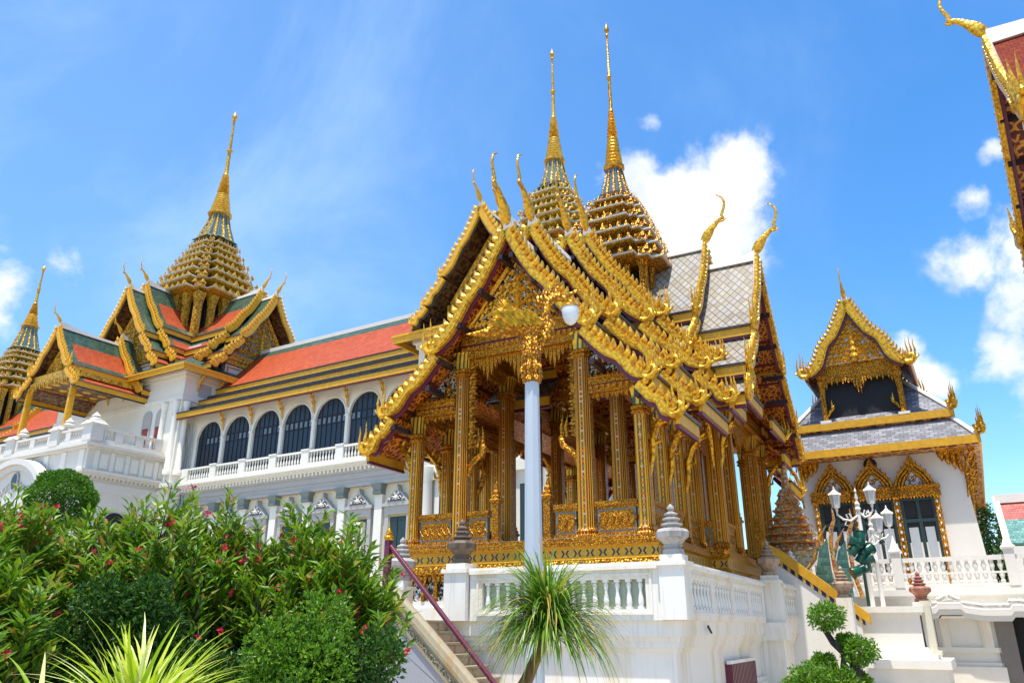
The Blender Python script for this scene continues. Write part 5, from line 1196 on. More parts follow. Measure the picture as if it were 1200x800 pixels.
for s_ in (-1, 1):
    for y in (5.1, 7.4):
        mb = MB(); mb.lathe([(.16, 0), (.16, .12), (.11, .16), (.1, 1.75), (.16, 1.95), (.13, 2.0), (.18, 2.2)], pcx+s_*1.55, y, 9.95, shape=RED); mb.build('porch_column', GOLDC, rh)
    mb = MB(); mb.box(pcx+s_*1.55-.22, pcx+s_*1.55+.22, 4.9, 5.3, 9.94, 10.1); mb.build('column_base', WCLEAN, rh)
    mb = MB(); g = lambda a, b: (pcx+s_*(1.42-a), 5.06, 10.3+b); mb.tube([g(0, 0), g(.1, .2), g(.22, .3), g(.28, .5)], [.04, .06, .06, .02], 6); mb.spike(g(.2, .35), .4, .05); mb.build('naga_bracket', GOLD, rh)
mb = MB(); mb.box(pcx-1.48, pcx+1.48, 5.3, 7.4, 9.9, 12.4); mb.build('porch_shade_box', DARK, rh)  # solid near-black box; shade of the porch interior is put into its colour
# wall details
mb = MB(); mb.prism([(1.0-.28+.26*0+.26*cos(i*pi/10), 8.02+.26*sin(i*pi/10)) for i in range(20)], 4.9, 4.96); mb.build('round_vent', DARK, rh)
for cx, w in ((-.82, .66), (.72, .66), (2.22, .62)):
    y = WY-batter(5.5)-.04
    mb = MB()
    mb.box(cx-w-.2, cx-w, y-.16, y+.1, 3.2, 6.55); mb.box(cx+w, cx+w+.2, y-.16, y+.1, 3.2, 6.55)
    mb.box(cx-w-.28, cx+w+.28, y-.2, y+.1, 6.55, 6.72); mb.box(cx-w-.22, cx+w+.22, y-.16, y+.1, 6.72, 6.86); mb.box(cx-w-.3, cx+w+.3, y-.22, y+.1, 6.86, 6.96)
    for i in range(14): mb.spike((cx-w-.15+i*(2*w+.3)/13, y-.18, 6.55), -.1, .05); mb.spike((cx-w-.15+i*(2*w+.3)/13, y-.2, 6.96), .1, .045)
    # pointed layered arch
    for k_, (q, dy) in enumerate(((1, 0), (.8, .05), (.62, .1))):
        L_ = [(1.0, 0), (.97, .12), (.82, .34), (.6, .56), (.36, .72), (.16, .88), (0, 1.15)]
        for s_ in (-1, 1): mb.tube([(cx+s_*a*q*(w+.05), y-.1-dy*.3, 7.0+b*q*.98) for a, b in L_], .075-.01*k_, 5)
    for s_ in (-1, 1):
        for a, b in ((.9, .22), (.72, .45), (.48, .64), (.26, .8)): mb.spike((cx+s_*a*(w+.05), y-.12, 7.02+b), .16, .045, (s_*.06, 0))
    mb.spike((cx, y-.1, 8.1), .45, .03); wf = mb.build('window_frame', GOLDC, rh)
    mb = MB(); mb.prism([(cx-.55*w, 6.98), (cx+.55*w, 6.98), (cx+.34*w, 7.32), (cx, 7.62), (cx-.34*w, 7.32)], y-.05, y+.08); mb.build('frame_lunette', bpy.data.materials['pale_mirror_ground'], wf)
    mb = MB()
    for j in range(16):
        rnd = random.Random(j); a, b = rnd.uniform(-.3, .3), rnd.uniform(.08, .42)
        mb.tube([(cx+a+.07*(1-u/8)*cos(u*.8+j), y-.07, 7.0+b+.07*(1-u/8)*sin(u*.8+j)) for u in range(7)], .018, 4)
    mb.build('lunette_scroll', GOLDC, wf)
    mb = MB(); mb.box(cx-w, cx+w, y+.0, y+.06, 3.2, 6.55); d_ = mb.build('window', DARK, rh)
    mb = MB()
    for x in (-w, -.05, w-.1): mb.box(cx+x, cx+x+.12, y-.06, y-.002, 3.2, 6.5)
    mb.box(cx-w, cx+w, y-.055, y-.003, 5.55, 5.68); mb.box(cx-w, cx+w, y-.055, y-.003, 6.4, 6.5)
    for x in (-w*.5-.16, w*.5-.1):
        pass
    mb.build('casement', SHUT, d_)
    mb = MB()
    for xa, xb in ((-w+.17, -.12), (.13, w-.17)): mb.box(cx+xa, cx+xb, y-.04, y-.001, 3.2, 5.35)
    mb.build('curtain', SHUTL, d_)
    mb = MB()
    for s_ in (-1, 1):
        for i in range(11): mb.prism([(cx+s_*(w+.1)+.032*cos(j*pi/2), 3.5+i*.28+.07*sin(j*pi/2)) for j in range(4)], y-.18, y-.161)
    mb.build('frame_gem', LAMPW, wf)
# gilded corner brackets
for x, sx in ((WX1-.1, 1), (WX0+.1, -1)):
    mb = MB()
    for i in range(4): mb.lathe([(.0, -1.0+i*.18), (.1, -.7+i*.15), (.14, -.2), (.18, 0)], x-sx*(i*.2-.1), WY-.12, 8.3, n=6)
    mb.box(x-.35, x+.35, WY-.25, WY-.02, 8.18, 8.32)
    bracket(mb, lambda a, b: (x+sx*(.15+a*.8), WY-.1-a*.3, 6.4+b), 2.0, .9); mb.build('corner_bracket', GOLDC, rh)
for i in range(4):
    y = WY+1.2+i*2.2; mb = MB(); bracket(mb, lambda a, b: (WX1+.12+a*.8, y, 5.9+b), 2.4, .8); mb.build('eave_bracket', GOLDC, rh)
# terrace in front of the hall
tr = thing('balustraded_terrace', 'white terrace with baluster railing and pointed newels in front of the right hall', 'terrace', RO, YR)
mb = MB(); mb.box(-2.6, 9, .1, 45, 0, 2.5); mb.box(-2.7, 9, 0, 45, 2.5, 2.62); mb.box(-2.75, 9, -.06, 45, 2.62, 2.82); mb.box(-2.7, 9, -.02, 45, 2.82, 2.88); mb.build('terrace_wall', WCLEAN, tr)
mb = MB(); mb.box(-2.6, 9, -.0, .2, 2.885, 2.98); mb.box(-2.6, 9, .0, .2, 3.7, 3.84); mb.box(-2.6, 9, .03, .17, 3.28, 3.34); br = mb.build('balustrade', WCLEAN, tr)
mbb = MB(); mbb.lathe([(.06, 0), (.075, .06), (.045, .12), (.085, .25), (.04, .38), (.04, .42), (.085, .55), (.05, .66), (.065, .72)], n=10); b0 = mbb.build('baluster', WCLEAN, br, smooth=True); b0.location = (-2.3, .1, 2.98)
nx = -2.3
for i in range(1, 46):
    x = -2.3+i*.235
    if min(abs(x-q) for q in (-.72, 1.5, 4.82, 8.1)) > .17: copy_part(b0, br, (x, .1, 2.98))
for x in (-.72, 1.5, 4.82, 8.1):
    mb = MB(); mb.box(x-.15, x+.15, -.06, .26, 2.885, 4.0); mb.lathe([(.15, 0), (.21, .05), (.21, .09), (.15, .14), (.13, .2), (.1, .28), (.06, .4), (.02, .58), (.005, .62)], x, .1, 4.0, shape=sq()); mb.build('newel', WCLEAN, tr)
# ornate white canopy over the passage
cn = thing('entrance_canopy', 'ornate white carved arched canopy over the lower passage at the right edge', 'canopy', RO, YR)
mb = MB()
def cz(x): u = abs((x-2.9)); return 2.0-.10*(u > .35)+.0*u-.10*max(0, min(1, (u-.3)/.6))+(.12 if u > 1.6 else 0)-(.35*max(0, (abs(x-2.9)-1.9)) if x > 2.9 else 0)
pts = [2.0+i*.1 for i in range(34)]
for i in range(33):
    a, b = pts[i], pts[i+1]; za, zb = cz(a), cz(b)
    for y0, y1, o0, o1 in ((-1.5, -.061, 0, .16), (-1.56, -.061, .16, .3)):
        vs = [(a, y0, za+o0), (b, y0, zb+o0), (b, y1, zb+o0), (a, y1, za+o0), (a, y0, za+o1), (b, y0, zb+o1), (b, y1, zb+o1), (a, y1, za+o1)]
        mb.add(vs, [(0, 1, 5, 4), (3, 2, 1, 0), (4, 5, 6, 7)])
mb.build('canopy_arch', WCLEAN, cn)
mb = MB(); rnd = random.Random(2)
for i in range(60):
    x = 2.05+i*.055; z = cz(x)+.42; R = .06*rnd.uniform(.7, 1.2); pk = .22*max(0, 1-abs(x-2.9)/.25)
    mb.tube([(x+R*cos(u*.8+i), -1.5, z+pk*.5+R*sin(u*.8+i)*1.1) for u in range(7)], .018, 4)
    mb.spike((x, -1.5, z+.04+pk*.6), .1+pk*.5, .03)
mb.tube([(x, -1.5, cz(x)+.33) for x in pts], .03, 5); mb.build('canopy_cresting', WCLEAN, cn)
pb = thing('passage_wall', 'cream pilastered wall with a dark doorway below the canopy', 'wall', RO, YR)
mb = MB(); mb.box(1.6, 4.0, -.9, .05, 0, 1.9); mb.box(1.4, 4.1, -1.1, .05, 0, .5); mb.box(1.5, 4.05, -1.0, .05, .5, .62); mb.box(1.5, 4.05, -1.0, .05, .9, 1.05); mb.build('wall_body', WCLEAN, pb)
mb = MB(); mb.box(2.5, 2.75, -1.0, -.9, 1.05, 1.9); mb.box(3.6, 3.9, -1.0, -.9, 1.05, 1.9); mb.build('pilaster', WHITE, pb)
mb = MB(); mb.box(2.2, 2.38, -.93, -.901, 1.06, 1.9); mb.build('shutter', SHUT, pb)
mb = MB(); mb.box(4.1, 6.5, -.3, .04, 0, 1.95); mb.build('doorway', DARK, pb)
mb = MB(); mb.box(4.0, 4.5, -1.0, -.3, 0, 1.95); mb.build('door_jamb', plain('grey_jamb', (.25, .22, .2), .8), pb)
# white stepped plinth in front
pl = thing('white_plinth', 'low white stepped garden wall in front of the right terrace', 'wall', RO, YR)
mb = MB()
for z0, z1, o in ((0, .55, .5), (.55, .78, .62), (.78, .9, .3), (.9, 1.02, .2), (1.02, 1.1, .1), (1.1, 1.95, 0), (1.95, 2.03, .08), (2.03, 2.2, .14)):
    mb.box(-3.2-o, 2.2+o, -4.2-o, -2.2, z0, z1)
mb.build('wall_body', WCLEAN, pl)
mb = MB(); mb.box(2.25, 2.5, -4.0, -3.4, 1.0, 2.35); mb.box(2.2, 2.6, -4.1, -3.4, .9, 1.0); mb.build('end_pilaster', STONEB2 := white_mat('stained_cream_plaster', (.7, .65, .5), (.3, .25, .15), .6), pl)
us = thing('stone_urn', 'red and ochre painted stone urn finial on the white plinth wall', 'urn', (*wp(RO, YR, 2.3, -3.7)[:2], 2.2), YR)
mb = MB(); mb.box(-.24, .24, -.24, .24, 0, .12); mb.build('base', WHITE, us)
mb = MB(); mb.lathe(urn(), 0, 0, .12, n=10, sc=.72); mb.build('urn_body', REDST, us)
# small stone urn far behind the floodlights
u2 = thing('stone_urn', 'small dark banded stone urn finial beside the naga stair rails', 'urn', (9.3, 22.6, 2.35), YR)
mb = MB(); mb.box(-.2, .2, -.2, .2, -2.35, .05); mb.build('base', WHITE, u2)
mb = MB(); mb.lathe(urn(), 0, 0, .05, n=10, sc=.72); mb.build('urn_body', STONEB, u2)
# tiled low roof at far right
lr = thing('low_tiled_roof_building', 'low building with coral and green tiled roof and white coping at the right edge', 'building', RO, YR)
mb = MB(); mb.box(5.2, 14, 10.4, 16, 0, 4.9); mb.build('wall', WHITE2, lr)
mb = MB(); slab_row(mb, lambda s, t, z: (t, 13-s, z), 1, (0, 0, 1.3, -.95), 7.05, 5.2, 14, .1, None, 0); mb.build('upper_tiles', [TCOR, TCOR], lr)
mb = MB(); slab_row(mb, lambda s, t, z: (t, 13-s, z), 1, (1.3, -.95, 2.9, -2.1), 7.05, 5.2, 14, .1, None, 0); mb.build('lower_tiles', [TTUR, TTUR], lr)
mb = MB(); mb.box(5.1, 14, 12.8, 13.2, 7.1, 7.5); mb.loft([[(5.0, 13.3, 7.0), (5.25, 13.3, 7.0), (5.25, 13.3, 7.5), (5.0, 13.3, 7.5)], [(5.0, 10.0, 4.9), (5.25, 10.0, 4.9), (5.25, 10, 5.3), (5.0, 10, 5.3)]]); mb.build('coping', WCLEAN, lr)
mb = MB(); mb.box(5.3, 14, 10.0, 10.4, 2.9, 4.9); mb.build('front_wall', WHITE2, lr)

# ------------------------------------------------------------ mosaic gateway with stair behind the pavilion
ms = thing('mosaic_spire', 'small tiered ceramic spire in orange, white and green behind the golden pavilion', 'spire', (9.25, 26, 0), YP)
def mos(name, cols, sc=14):
    t = NT(name); v = t.vor(sc); r = t.n('SeparateColor', Color=v.outputs['Color']).outputs[0]
    st = [(i/len(cols), c) for i, c in enumerate(cols)]; t.bump(v.outputs['Distance'], .02, .8); return t.out(t.ramp(r, st, 'CONSTANT'), .25)
MO1 = mos('orange_white_ceramic', [(.5, .16, .02), (.62, .26, .02), (.55, .2, .03), (.5, .45, .35), (.1, .2, .1), (.42, .08, .03), (.6, .3, .03)], 17); MO2 = mos('white_floral_ceramic', [(.6, .6, .55), (.25, .3, .22), (.6, .4, .1), (.55, .56, .5)])
mb = MB(); mb.box(-.7, .7, -.7, .7, 0, 2.8); mb.lathe([(.62, 0), (.5, .3), (.42, .7), (.72, 1.1), (.8, 1.2)], 0, 0, 2.7, shape=RED); mb.build('pedestal', MO2, ms)
mb = MB(); z = 3.9
for i in range(8):
    r = .85*(1-i*.1); h = .26
    mb.lathe([(r*.98, 0), (r*1.12, .04), (r*1.12, .09), (r*.82, .12), (r*.78, h)], 0, 0, z, shape=RED)
    for a in range(16): an = a*pi/8; mb.spike((cos(an)*r*.95, sin(an)*r*.95, z+.08), .14, .05)
    z += h
mb.lathe([(.14, 0), (.1, .6), (.02, 1.3)], 0, 0, z, n=8); mb.build('ceramic_tier', MO1, ms)
nr = thing('naga_stair_rail', 'gold and blue gem studded sloping stair rail descending to the right', 'stair rail', (*CORNER, 0), YP)
mb = MB(); P = [(-.4, 4.2), (.2, 3.86), (2.45, 1.98), (2.45, 1.7), (.2, 3.5), (-.4, 3.9)]; mb.prism(P, 10.6, 10.95); mb.build('rail', GOLDY, nr)
t = NT('blue_gem_band'); sep = t.n('SeparateXYZ'); t.nt.links.new(t.co, sep.inputs[0]); x, y, z = sep.outputs
f = t.math('LESS_THAN', t.math('ABSOLUTE', t.math('SUBTRACT', t.math('FRACT', t.math('MULTIPLY', x, 5)), .5)), .3); BLG = t.out(t.mix(f, (.75, .42, .04), (.01, .015, .09)), .25, .2)
mb = MB(); mb.prism([(-.4, 3.895), (.2, 3.495), (2.3, 1.82), (2.3, 1.68), (.2, 3.36), (-.4, 3.76)], 10.62, 10.9); mb.build('gem_band', BLG, nr)
mb = MB(); mb.prism([(-.4, 3.76), (.2, 3.35), (2.2, 1.76), (2.2, 0), (-.4, 0)], 10.66, 10.88); mb.build('rail_wall', WCLEAN, nr)
for k_, (x, y) in enumerate(((9.45, 24.5), (10.3, 25.2))):
    g_ = thing('naga_balustrade', ('left of two', 'right of two')[k_]+' white stair walls edged by an orange ceramic serpent with turquoise scales', 'stair wall', (x, y, 0), YR)
    mb = MB(); mb.prism([(-.15, 0), (.35, 0), (.35, 4.2), (.1, 3.9), (-.05, 3.4), (-.15, 3.0)], -.1, .1); mb.build('scale_panel', TTUR, g_)
    mb = MB(); mb.tube([(.6, 0, 2.5), (.45, 0, 3.2), (.42, 0, 4.0), (.5, 0, 4.5), (.62, 0, 4.75), (.6, 0, 5.2)], [.07, .07, .07, .07, .05, .01], 8); mb.tube([(-.5, 0, 3.15), (-.1, 0, 3.6), (.1, 0, 4.2), (.36, 0, 4.6)], [.05, .05, .05, .01], 8); mb.build('serpent_body', MO1, g_, smooth=True)
    mb = MB(); mb.tube([(.5, 0, 2.55), (.36, 0, 3.25), (.33, 0, 4.0), (.4, 0, 4.4)], .05, 6); mb.build('white_edge', WCLEAN, g_)

# ------------------------------------------------------------ near roof at the top right corner
KY = -31.5
AP = (12.42, 16.0, 16.18)
kb = thing('corner_pavilion', 'red tiled gable corner of a nearby hall jutting in at the top right edge', 'building', wp(AP, KY, 9, 0), KY)
MK = dict(roof=tiles('dark_red_glazed_tile', [(0, (.20, .022, .01)), (1, (.30, .045, .015))], 6, 7, rough=.75, spec=.1), soff=soffit_mat('red_gilt_coffers', (.2, .03, .01), (.85, .36, .04), 1.8), gold=GOLD, smooth=GOLDS, gold2=GOLDY, black=WCLEAN, red=MAROON, ridge=WCLEAN, purlin=PURLIN)
thai_arm(kb, 0, 0, 'W', [dict(pur=1, t0=-6, t1=9, z=15.75, rows=[(0, 0, 3.3, -4.1), (3.15, -4.35, 5.4, -6.1)], w=.3, rise=.5, csc=.85, nsc=.95)], MK)
thai_arm(kb, 0, 0, 'W', [dict(t0=-6, t1=6.6, z=16.7, rows=[(0, 0, 3.4, -4.2), (3.25, -4.45, 5.5, -6.2)], w=.34, rise=.5, csc=1.0, nsc=.95)], MK)
tympanum(kb, armfn(0, 0, 'W'), 2.4, 11.5, 15.0, 6.2, (MOSAIC, GOLDC), seed=12)
mb = MB(); mb.box(-6.0, 6, -4.0, 4.0, 0, 11.4); mb.build('wall', WHITE2, kb)
# ------------------------------------------------------------ plants
def leaves(mb, items, fold=.25):
    """items: (pos, dir, up, length, width): four-corner folded leaf"""
    for p, d, u, L, w in items:
        s = d.cross(u)
        if s.length < 1e-4: continue
        s.normalize(); n = s.cross(d).normalized()
        m = p+d*L*.45; t = p+d*L-n*L*.12
        mb.add([p, m+s*w*.5+n*w*fold, t, m-s*w*.5+n*w*fold, m], [(0, 1, 4), (1, 2, 4), (0, 4, 3), (3, 4, 2)])
def rdir(rnd, up=0.0):
    a = rnd.uniform(0, 2*pi); z = rnd.uniform(-1, 1); r = sqrt(1-z*z); return Vector((r*cos(a), r*sin(a), z+up)).normalized()
def oleander(name, label, x, y, W, H, nst, seed, leaf=LEAF, LL=.155, LW=.04, flowers=.6, base=.15, lean=0, dens=1.0):
    rnd = random.Random(seed); th = thing(name, label, 'shrub', (x, y, 0), 0, 'flowering shrubs in the garden bed')
    st = MB(); lf = MB(); fl = MB(); fls = []
    for i in range(nst):
        a = rnd.uniform(0, 2*pi); rr = sqrt(rnd.random()); tx, ty = cos(a)*rr*W, sin(a)*rr*W*.8
        h = H*(1-.28*rr*rr)*rnd.uniform(.78, 1.04); bx, by = tx*.2, ty*.2
        pts = []
        for j in range(7):
            u = j/6; pts.append(Vector((bx+(tx-bx)*u**1.3+rnd.uniform(-.03, .03), by+(ty-by)*u**1.3+rnd.uniform(-.03, .03), h*u*.999)))
        st.tube(pts, [.016*(1-.8*j/6)+.002 for j in range(7)], 5)
        N = int(h/.02*dens); start = base
        for k in range(N):
            u = start+(1-start)*(k/N); j = min(int(u*6), 5); f = u*6-j; c = pts[j].lerp(pts[j+1], f)
            ax = (pts[min(j+1, 6)]-pts[j]).normalized(); an = k*2.4+rnd.uniform(-.4, .4)
            side = Vector((cos(an), sin(an), 0)); sp = .55+.9*rnd.random()*(1-u*.5)
            # side twigs give the crown its volume
            off = side*rnd.random()**.7*.30*(1.12-u)*1.2
            d = (side*sp+ax*(1.0 if u > .6 else .75)+Vector((0, 0, .1))).normalized()
            L = LL*rnd.uniform(.65, 1.2)*(1.0 if u < .92 else .8)
            items = [(c+off, d, ax if abs(ax.dot(d)) < .95 else Vector((0, 0, 1)), L, LW*rnd.uniform(.8, 1.25))]; leaves(lf, items)
        tips = [pts[-1]]
        for b_ in range(4):      # forked side shoots with whorled leaves
            u = rnd.uniform(.5, .9); j = min(int(u*6), 5); c0 = pts[j].lerp(pts[j+1], u*6-j); an = rnd.uniform(0, 6.3)
            dv = Vector((cos(an)*.75, sin(an)*.75, 1)).normalized(); Lb = rnd.uniform(.22, .46); tp_ = c0+dv*Lb+Vector((0, 0, .06)); md = c0+dv*Lb*.5
            st.tube([c0, md, tp_], [.007, .005, .002], 4); tips.append(tp_)
            for k in range(int(26*dens)):
                w_ = .15+.85*k/26; c = c0.lerp(tp_, w_); a2 = k*2.4+rnd.uniform(-.4, .4); sd_ = Vector((cos(a2), sin(a2), 0))
                leaves(lf, [(c, (sd_*rnd.uniform(.5, 1.1)+dv*.8).normalized(), dv, LL*rnd.uniform(.6, 1.1), LW*rnd.uniform(.8, 1.2))])
        for tip in tips:
            if rnd.random() > flowers*.95: continue
            for q in range(1):
                o = tip+Vector((rnd.uniform(-.09, .09), rnd.uniform(-.09, .09), rnd.uniform(-.25, .09)))
                if q == 0: st.tube([tip, o+Vector((0, 0, .03))], .003, 3)
                for _ in range(rnd.choice((4, 6, 9))):
                    c = o+rdir(rnd)*rnd.uniform(.005, .03); dd = rdir(rnd, .4); leaves(fl, [(c, dd, rdir(rnd), .036, .034)])
                fls.append(fl); fl = MB()
    st.build('stem', BARK, th, recalc=False); lf.build('foliage', leaf, th, recalc=False)
    for f_ in fls[:100]: f_.build('flower', FLOW, th, recalc=False)
    return th
def clump(name, label, x, y, W, H, n, seed, leaf, LL, LW, cat='shrub', zc=None, rz=None, group=None, shells=5, kind='thingtree'):
    """dense small-leaved shrub: lumpy ellipsoid mass of leaf sprays on branches"""
    rnd = random.Random(seed); th = thing(name, label, cat, (x, y, 0), 0, group)
    zc = H*.5 if zc is None else zc; rz = H*.52 if rz is None else rz
    lobes = [(Vector((rnd.uniform(-.55, .55)*W, rnd.uniform(-.55, .55)*W, zc+rnd.uniform(-.6, .62)*rz)), rnd.uniform(.38, .55)) for _ in range(16)]
    st = MB()
    for c, r in lobes: st.tube([Vector((c.x*.1, c.y*.1, 0)), Vector((c.x*.5, c.y*.5, c.z*.55)), c], [.022, .014, .004], 5)
    st.build('stem', BARK, th, recalc=False)
    lf = MB()
    for k in range(n):
        c, r = rnd.choice(lobes); d = rdir(rnd); rad = r*W*rnd.uniform(.45, 1.08)
        p = c+Vector((d.x*rad, d.y*rad, d.z*rad*(1.0 if rz < W*1.3 else 1.25)))
        if p.z < .05: continue
        for _ in range(3):
            dd = (d*.7+rdir(rnd)*.8+Vector((0, 0, .35))).normalized(); leaves(lf, [(p, dd, rdir(rnd), LL*rnd.uniform(.6, 1.2), LW*rnd.uniform(.8, 1.2))])
    lf.build('foliage', leaf, th, recalc=False); return th
def P2(x, y, Y):
    r = camray(x, y); return (r.x/r.y*Y, Y, EYE+r.z/r.y*Y)
OL = oleander
# back row of flowering shrubs, then the nearer ones
OL('flowering_shrub', 'tall red flowered shrub at the left edge of the garden', *P2(15, 600, 7.2)[:2], .75, 2.78, 42, 1, flowers=.45)
OL('flowering_shrub', 'slender flowered shrub in front of the round topiary', *P2(105, 600, 7.8)[:2], .8, 2.7, 46, 2, flowers=.4)
OL('flowering_shrub', 'spreading flowered shrub left of the middle of the bed', *P2(190, 600, 7.6)[:2], .85, 2.85, 54, 3, flowers=.3)
OL('flowering_shrub', 'flowered shrub under the lower palace windows', *P2(262, 600, 8.0)[:2], .8, 2.85, 46, 4, flowers=.45)
OL('flowering_shrub', 'bushy flowered shrub behind the bright yellow green bush', *P2(335, 600, 8.0)[:2], .8, 2.82, 46, 5, flowers=.5)
OL('flowering_shrub', 'dark leafy shrub with few red flowers beside the staircase', *P2(405, 600, 7.6)[:2], .56, 2.5, 46, 6, flowers=.4, dens=1.25)
OL('flowering_shrub', 'full flowered shrub hiding the foot of the round topiary', *P2(60, 600, 7.4)[:2], .7, 2.55, 44, 9, flowers=.5)
OL('flowering_shrub', 'low reddish tipped shrub near the bottom left corner', *P2(-30, 700, 5.6)[:2], .6, 2.3, 30, 7, flowers=.15)
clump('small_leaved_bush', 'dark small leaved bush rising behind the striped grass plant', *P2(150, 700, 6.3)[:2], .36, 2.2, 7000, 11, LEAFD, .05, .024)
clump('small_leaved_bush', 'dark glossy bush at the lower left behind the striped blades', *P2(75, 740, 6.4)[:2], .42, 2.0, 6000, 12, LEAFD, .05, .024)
clump('small_leaved_bush', 'bright yellow green small leaved bush in front of the flowering shrubs', *P2(345, 730, 6.3)[:2], .48, 1.98, 9000, 13, LEAF2, .045, .02)
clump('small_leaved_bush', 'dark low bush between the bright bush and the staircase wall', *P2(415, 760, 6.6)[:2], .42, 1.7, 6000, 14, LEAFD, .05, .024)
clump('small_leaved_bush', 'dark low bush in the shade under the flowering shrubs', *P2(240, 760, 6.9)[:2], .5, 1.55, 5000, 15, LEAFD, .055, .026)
# round topiary
tp = thing('topiary_tree', 'clipped round green topiary ball behind the red flowers', 'topiary tree', P2(68, 600, 13)[:2]+(0,), 0)
rnd = random.Random(4); lf = MB(); C0 = Vector((0, 0, 3.58))
for k in range(15000):
    d = rdir(rnd); r = (.53+.035*sin(d.x*7+1)*cos(d.y*6)+.03*sin(d.z*9))*rnd.uniform(.88, 1.03); p = C0+Vector((d.x*r, d.y*r, d.z*r*.92))
    leaves(lf, [(p, (d+rdir(rnd)*.9).normalized(), rdir(rnd), .05*rnd.uniform(.7, 1.2), .03)])
lf.build('crown', LEAFB, tp, recalc=False)
mb = MB(); mb.tube([(0, 0, 0), (.03, 0, 1.5), (0, .02, 3.3)], [.07, .06, .05], 8)
for a in range(7): mb.tube([(0, 0, 3.0), (.25*cos(a*.9), .25*sin(a*.9), 3.5)], [.025, .008], 5)
mb.build('trunk', BARK, tp)
# striped blade plant
def blades(name, label, pos, zc, n, L0, w, mat, seed, droop, cat, trunk=None, up=.6, tipdry=None, spread=1.0):
    rnd = random.Random(seed); th = thing(name, label, cat, (pos[0], pos[1], 0), 0); lf = MB()
    for k in range(n):
        a = rnd.uniform(0, 2*pi); el = rnd.uniform(-.1, 1.45)*up+.15; L = L0*rnd.uniform(.6, 1.1)
        d = Vector((cos(a)*cos(el)*spread, sin(a)*cos(el)*spread, sin(el))).normalized(); c = Vector((rnd.uniform(-.05, .05), rnd.uniform(-.05, .05), zc+rnd.uniform(-.1, .1)))
        s = d.cross(Vector((0, 0, 1))).normalized(); vs = []; m = 9; dr = droop*rnd.uniform(.6, 1.3)
        for i in range(m+1):
            u = i/m
            if i == 0: p = c.copy(); dd = d.copy()
            else:
                p = p+dd*(L/m); dd.z -= dr*(2.3/m)*(.35+u); dd += s*rnd.uniform(-.07, .07); dd.normalize()
            ww = w*(min(1, u*5)*(1-u**2.2)+.03); nn = Vector((0, 0, ww*.3)); vs += [p-s*ww+nn, p, p+s*ww+nn]
        fs = []
        for i in range(m): b = i*3; fs += [(b, b+1, b+4, b+3), (b+1, b+2, b+5, b+4)]
        lf.add(vs, fs)
    lf.build('foliage', mat, th, recalc=False, smooth=False); return th
blades('striped_blade_plant', 'bright yellow striped spiky plant at the bottom left', P2(168, 800, 3.6), 1.12, 460, .54, .0135, LEAFY, 21, .4, 'plant', up=.78)
blades('striped_blade_plant', 'small part of yellow striped plant left of the bright one', P2(45, 830, 3.8), 1.1, 50, .45, .014, LEAFY, 22, .3, 'plant', up=.7)
pt_ = blades('ponytail_palm', 'arching ponytail palm with thin drooping leaves and bare trunk before the lamp post', P2(641, 700, 8.6), 1.58, 950, 1.0, .0125, LEAFP, 23, 1.15, 'palm', up=.88)
mb = MB(); mb.tube([(-.42, .1, 0), (-.40, .05, .8), (-.22, .02, 1.1), (-.08, 0, 1.4), (0, 0, 1.6)], [.12, .09, .065, .055, .045], 9)
mb.build('trunk', BARKY, pt_, smooth=True)
# cloud pruned bonsai
bz = thing('bonsai_tree', 'cloud pruned bonsai tree with twisting dark trunk and green leaf pads', 'bonsai tree', P2(1000, 800, 11)[:2]+(0,), 0)
def W2(x, y, Y=11): p = P2(x, y, Y); b = P2(1000, 800, 11); return Vector((p[0]-b[0], p[1]-b[1], p[2]))
mb = MB(); mb.tube([W2(1004, 860), W2(1006, 800), W2(1001, 775), W2(990, 765), W2(976, 752), W2(967, 738), W2(968, 725)], [.09, .075, .07, .05, .045, .04, .02], 8)
mb.tube([W2(1001, 778), W2(1010, 768), W2(1014, 760)], [.05, .04, .02], 6); mb.tube([W2(996, 800), W2(988, 785), W2(989, 768), W2(984, 760)], [.05, .04, .035, .02], 6); mb.tube([W2(1000, 810), W2(975, 795), W2(964, 780)], [.05, .03, .02], 6); mb.tube([W2(1004, 830), W2(955, 812), W2(945, 795)], [.05, .03, .02], 6); mb.tube([W2(1002, 776), W2(994, 762), W2(992, 752)], [.04, .03, .02], 6)
mb.build('trunk', bark('dark_bark', (.025, .02, .018), (.09, .07, .055)), bz, smooth=True)
rnd = random.Random(31)
for (x, y, r, dy) in ((969, 722, 19, 0), (1007, 762, 18, -.1), (992, 752, 11, .1), (965, 773, 15, .05), (950, 790, 22, -.2), (986, 793, 20, -.1), (1005, 792, 14, .2), (935, 806, 20, 0), (965, 806, 24, -.1)):
    c = W2(x, y+6*(y>765), 11+dy); R = r/86; lf = MB()
    for k in range(1500):
        d = rdir(rnd); q = R*rnd.uniform(.5, 1.05)*(1+.12*sin(d.x*8+x)); p = c+Vector((d.x*q, d.y*q, d.z*q*.82))
        leaves(lf, [(p, (d*.8+rdir(rnd)*.8).normalized(), rdir(rnd), .05*rnd.uniform(.7, 1.2), .026)])
    lf.build('leaf_pad', LEAF2, bz, recalc=False)
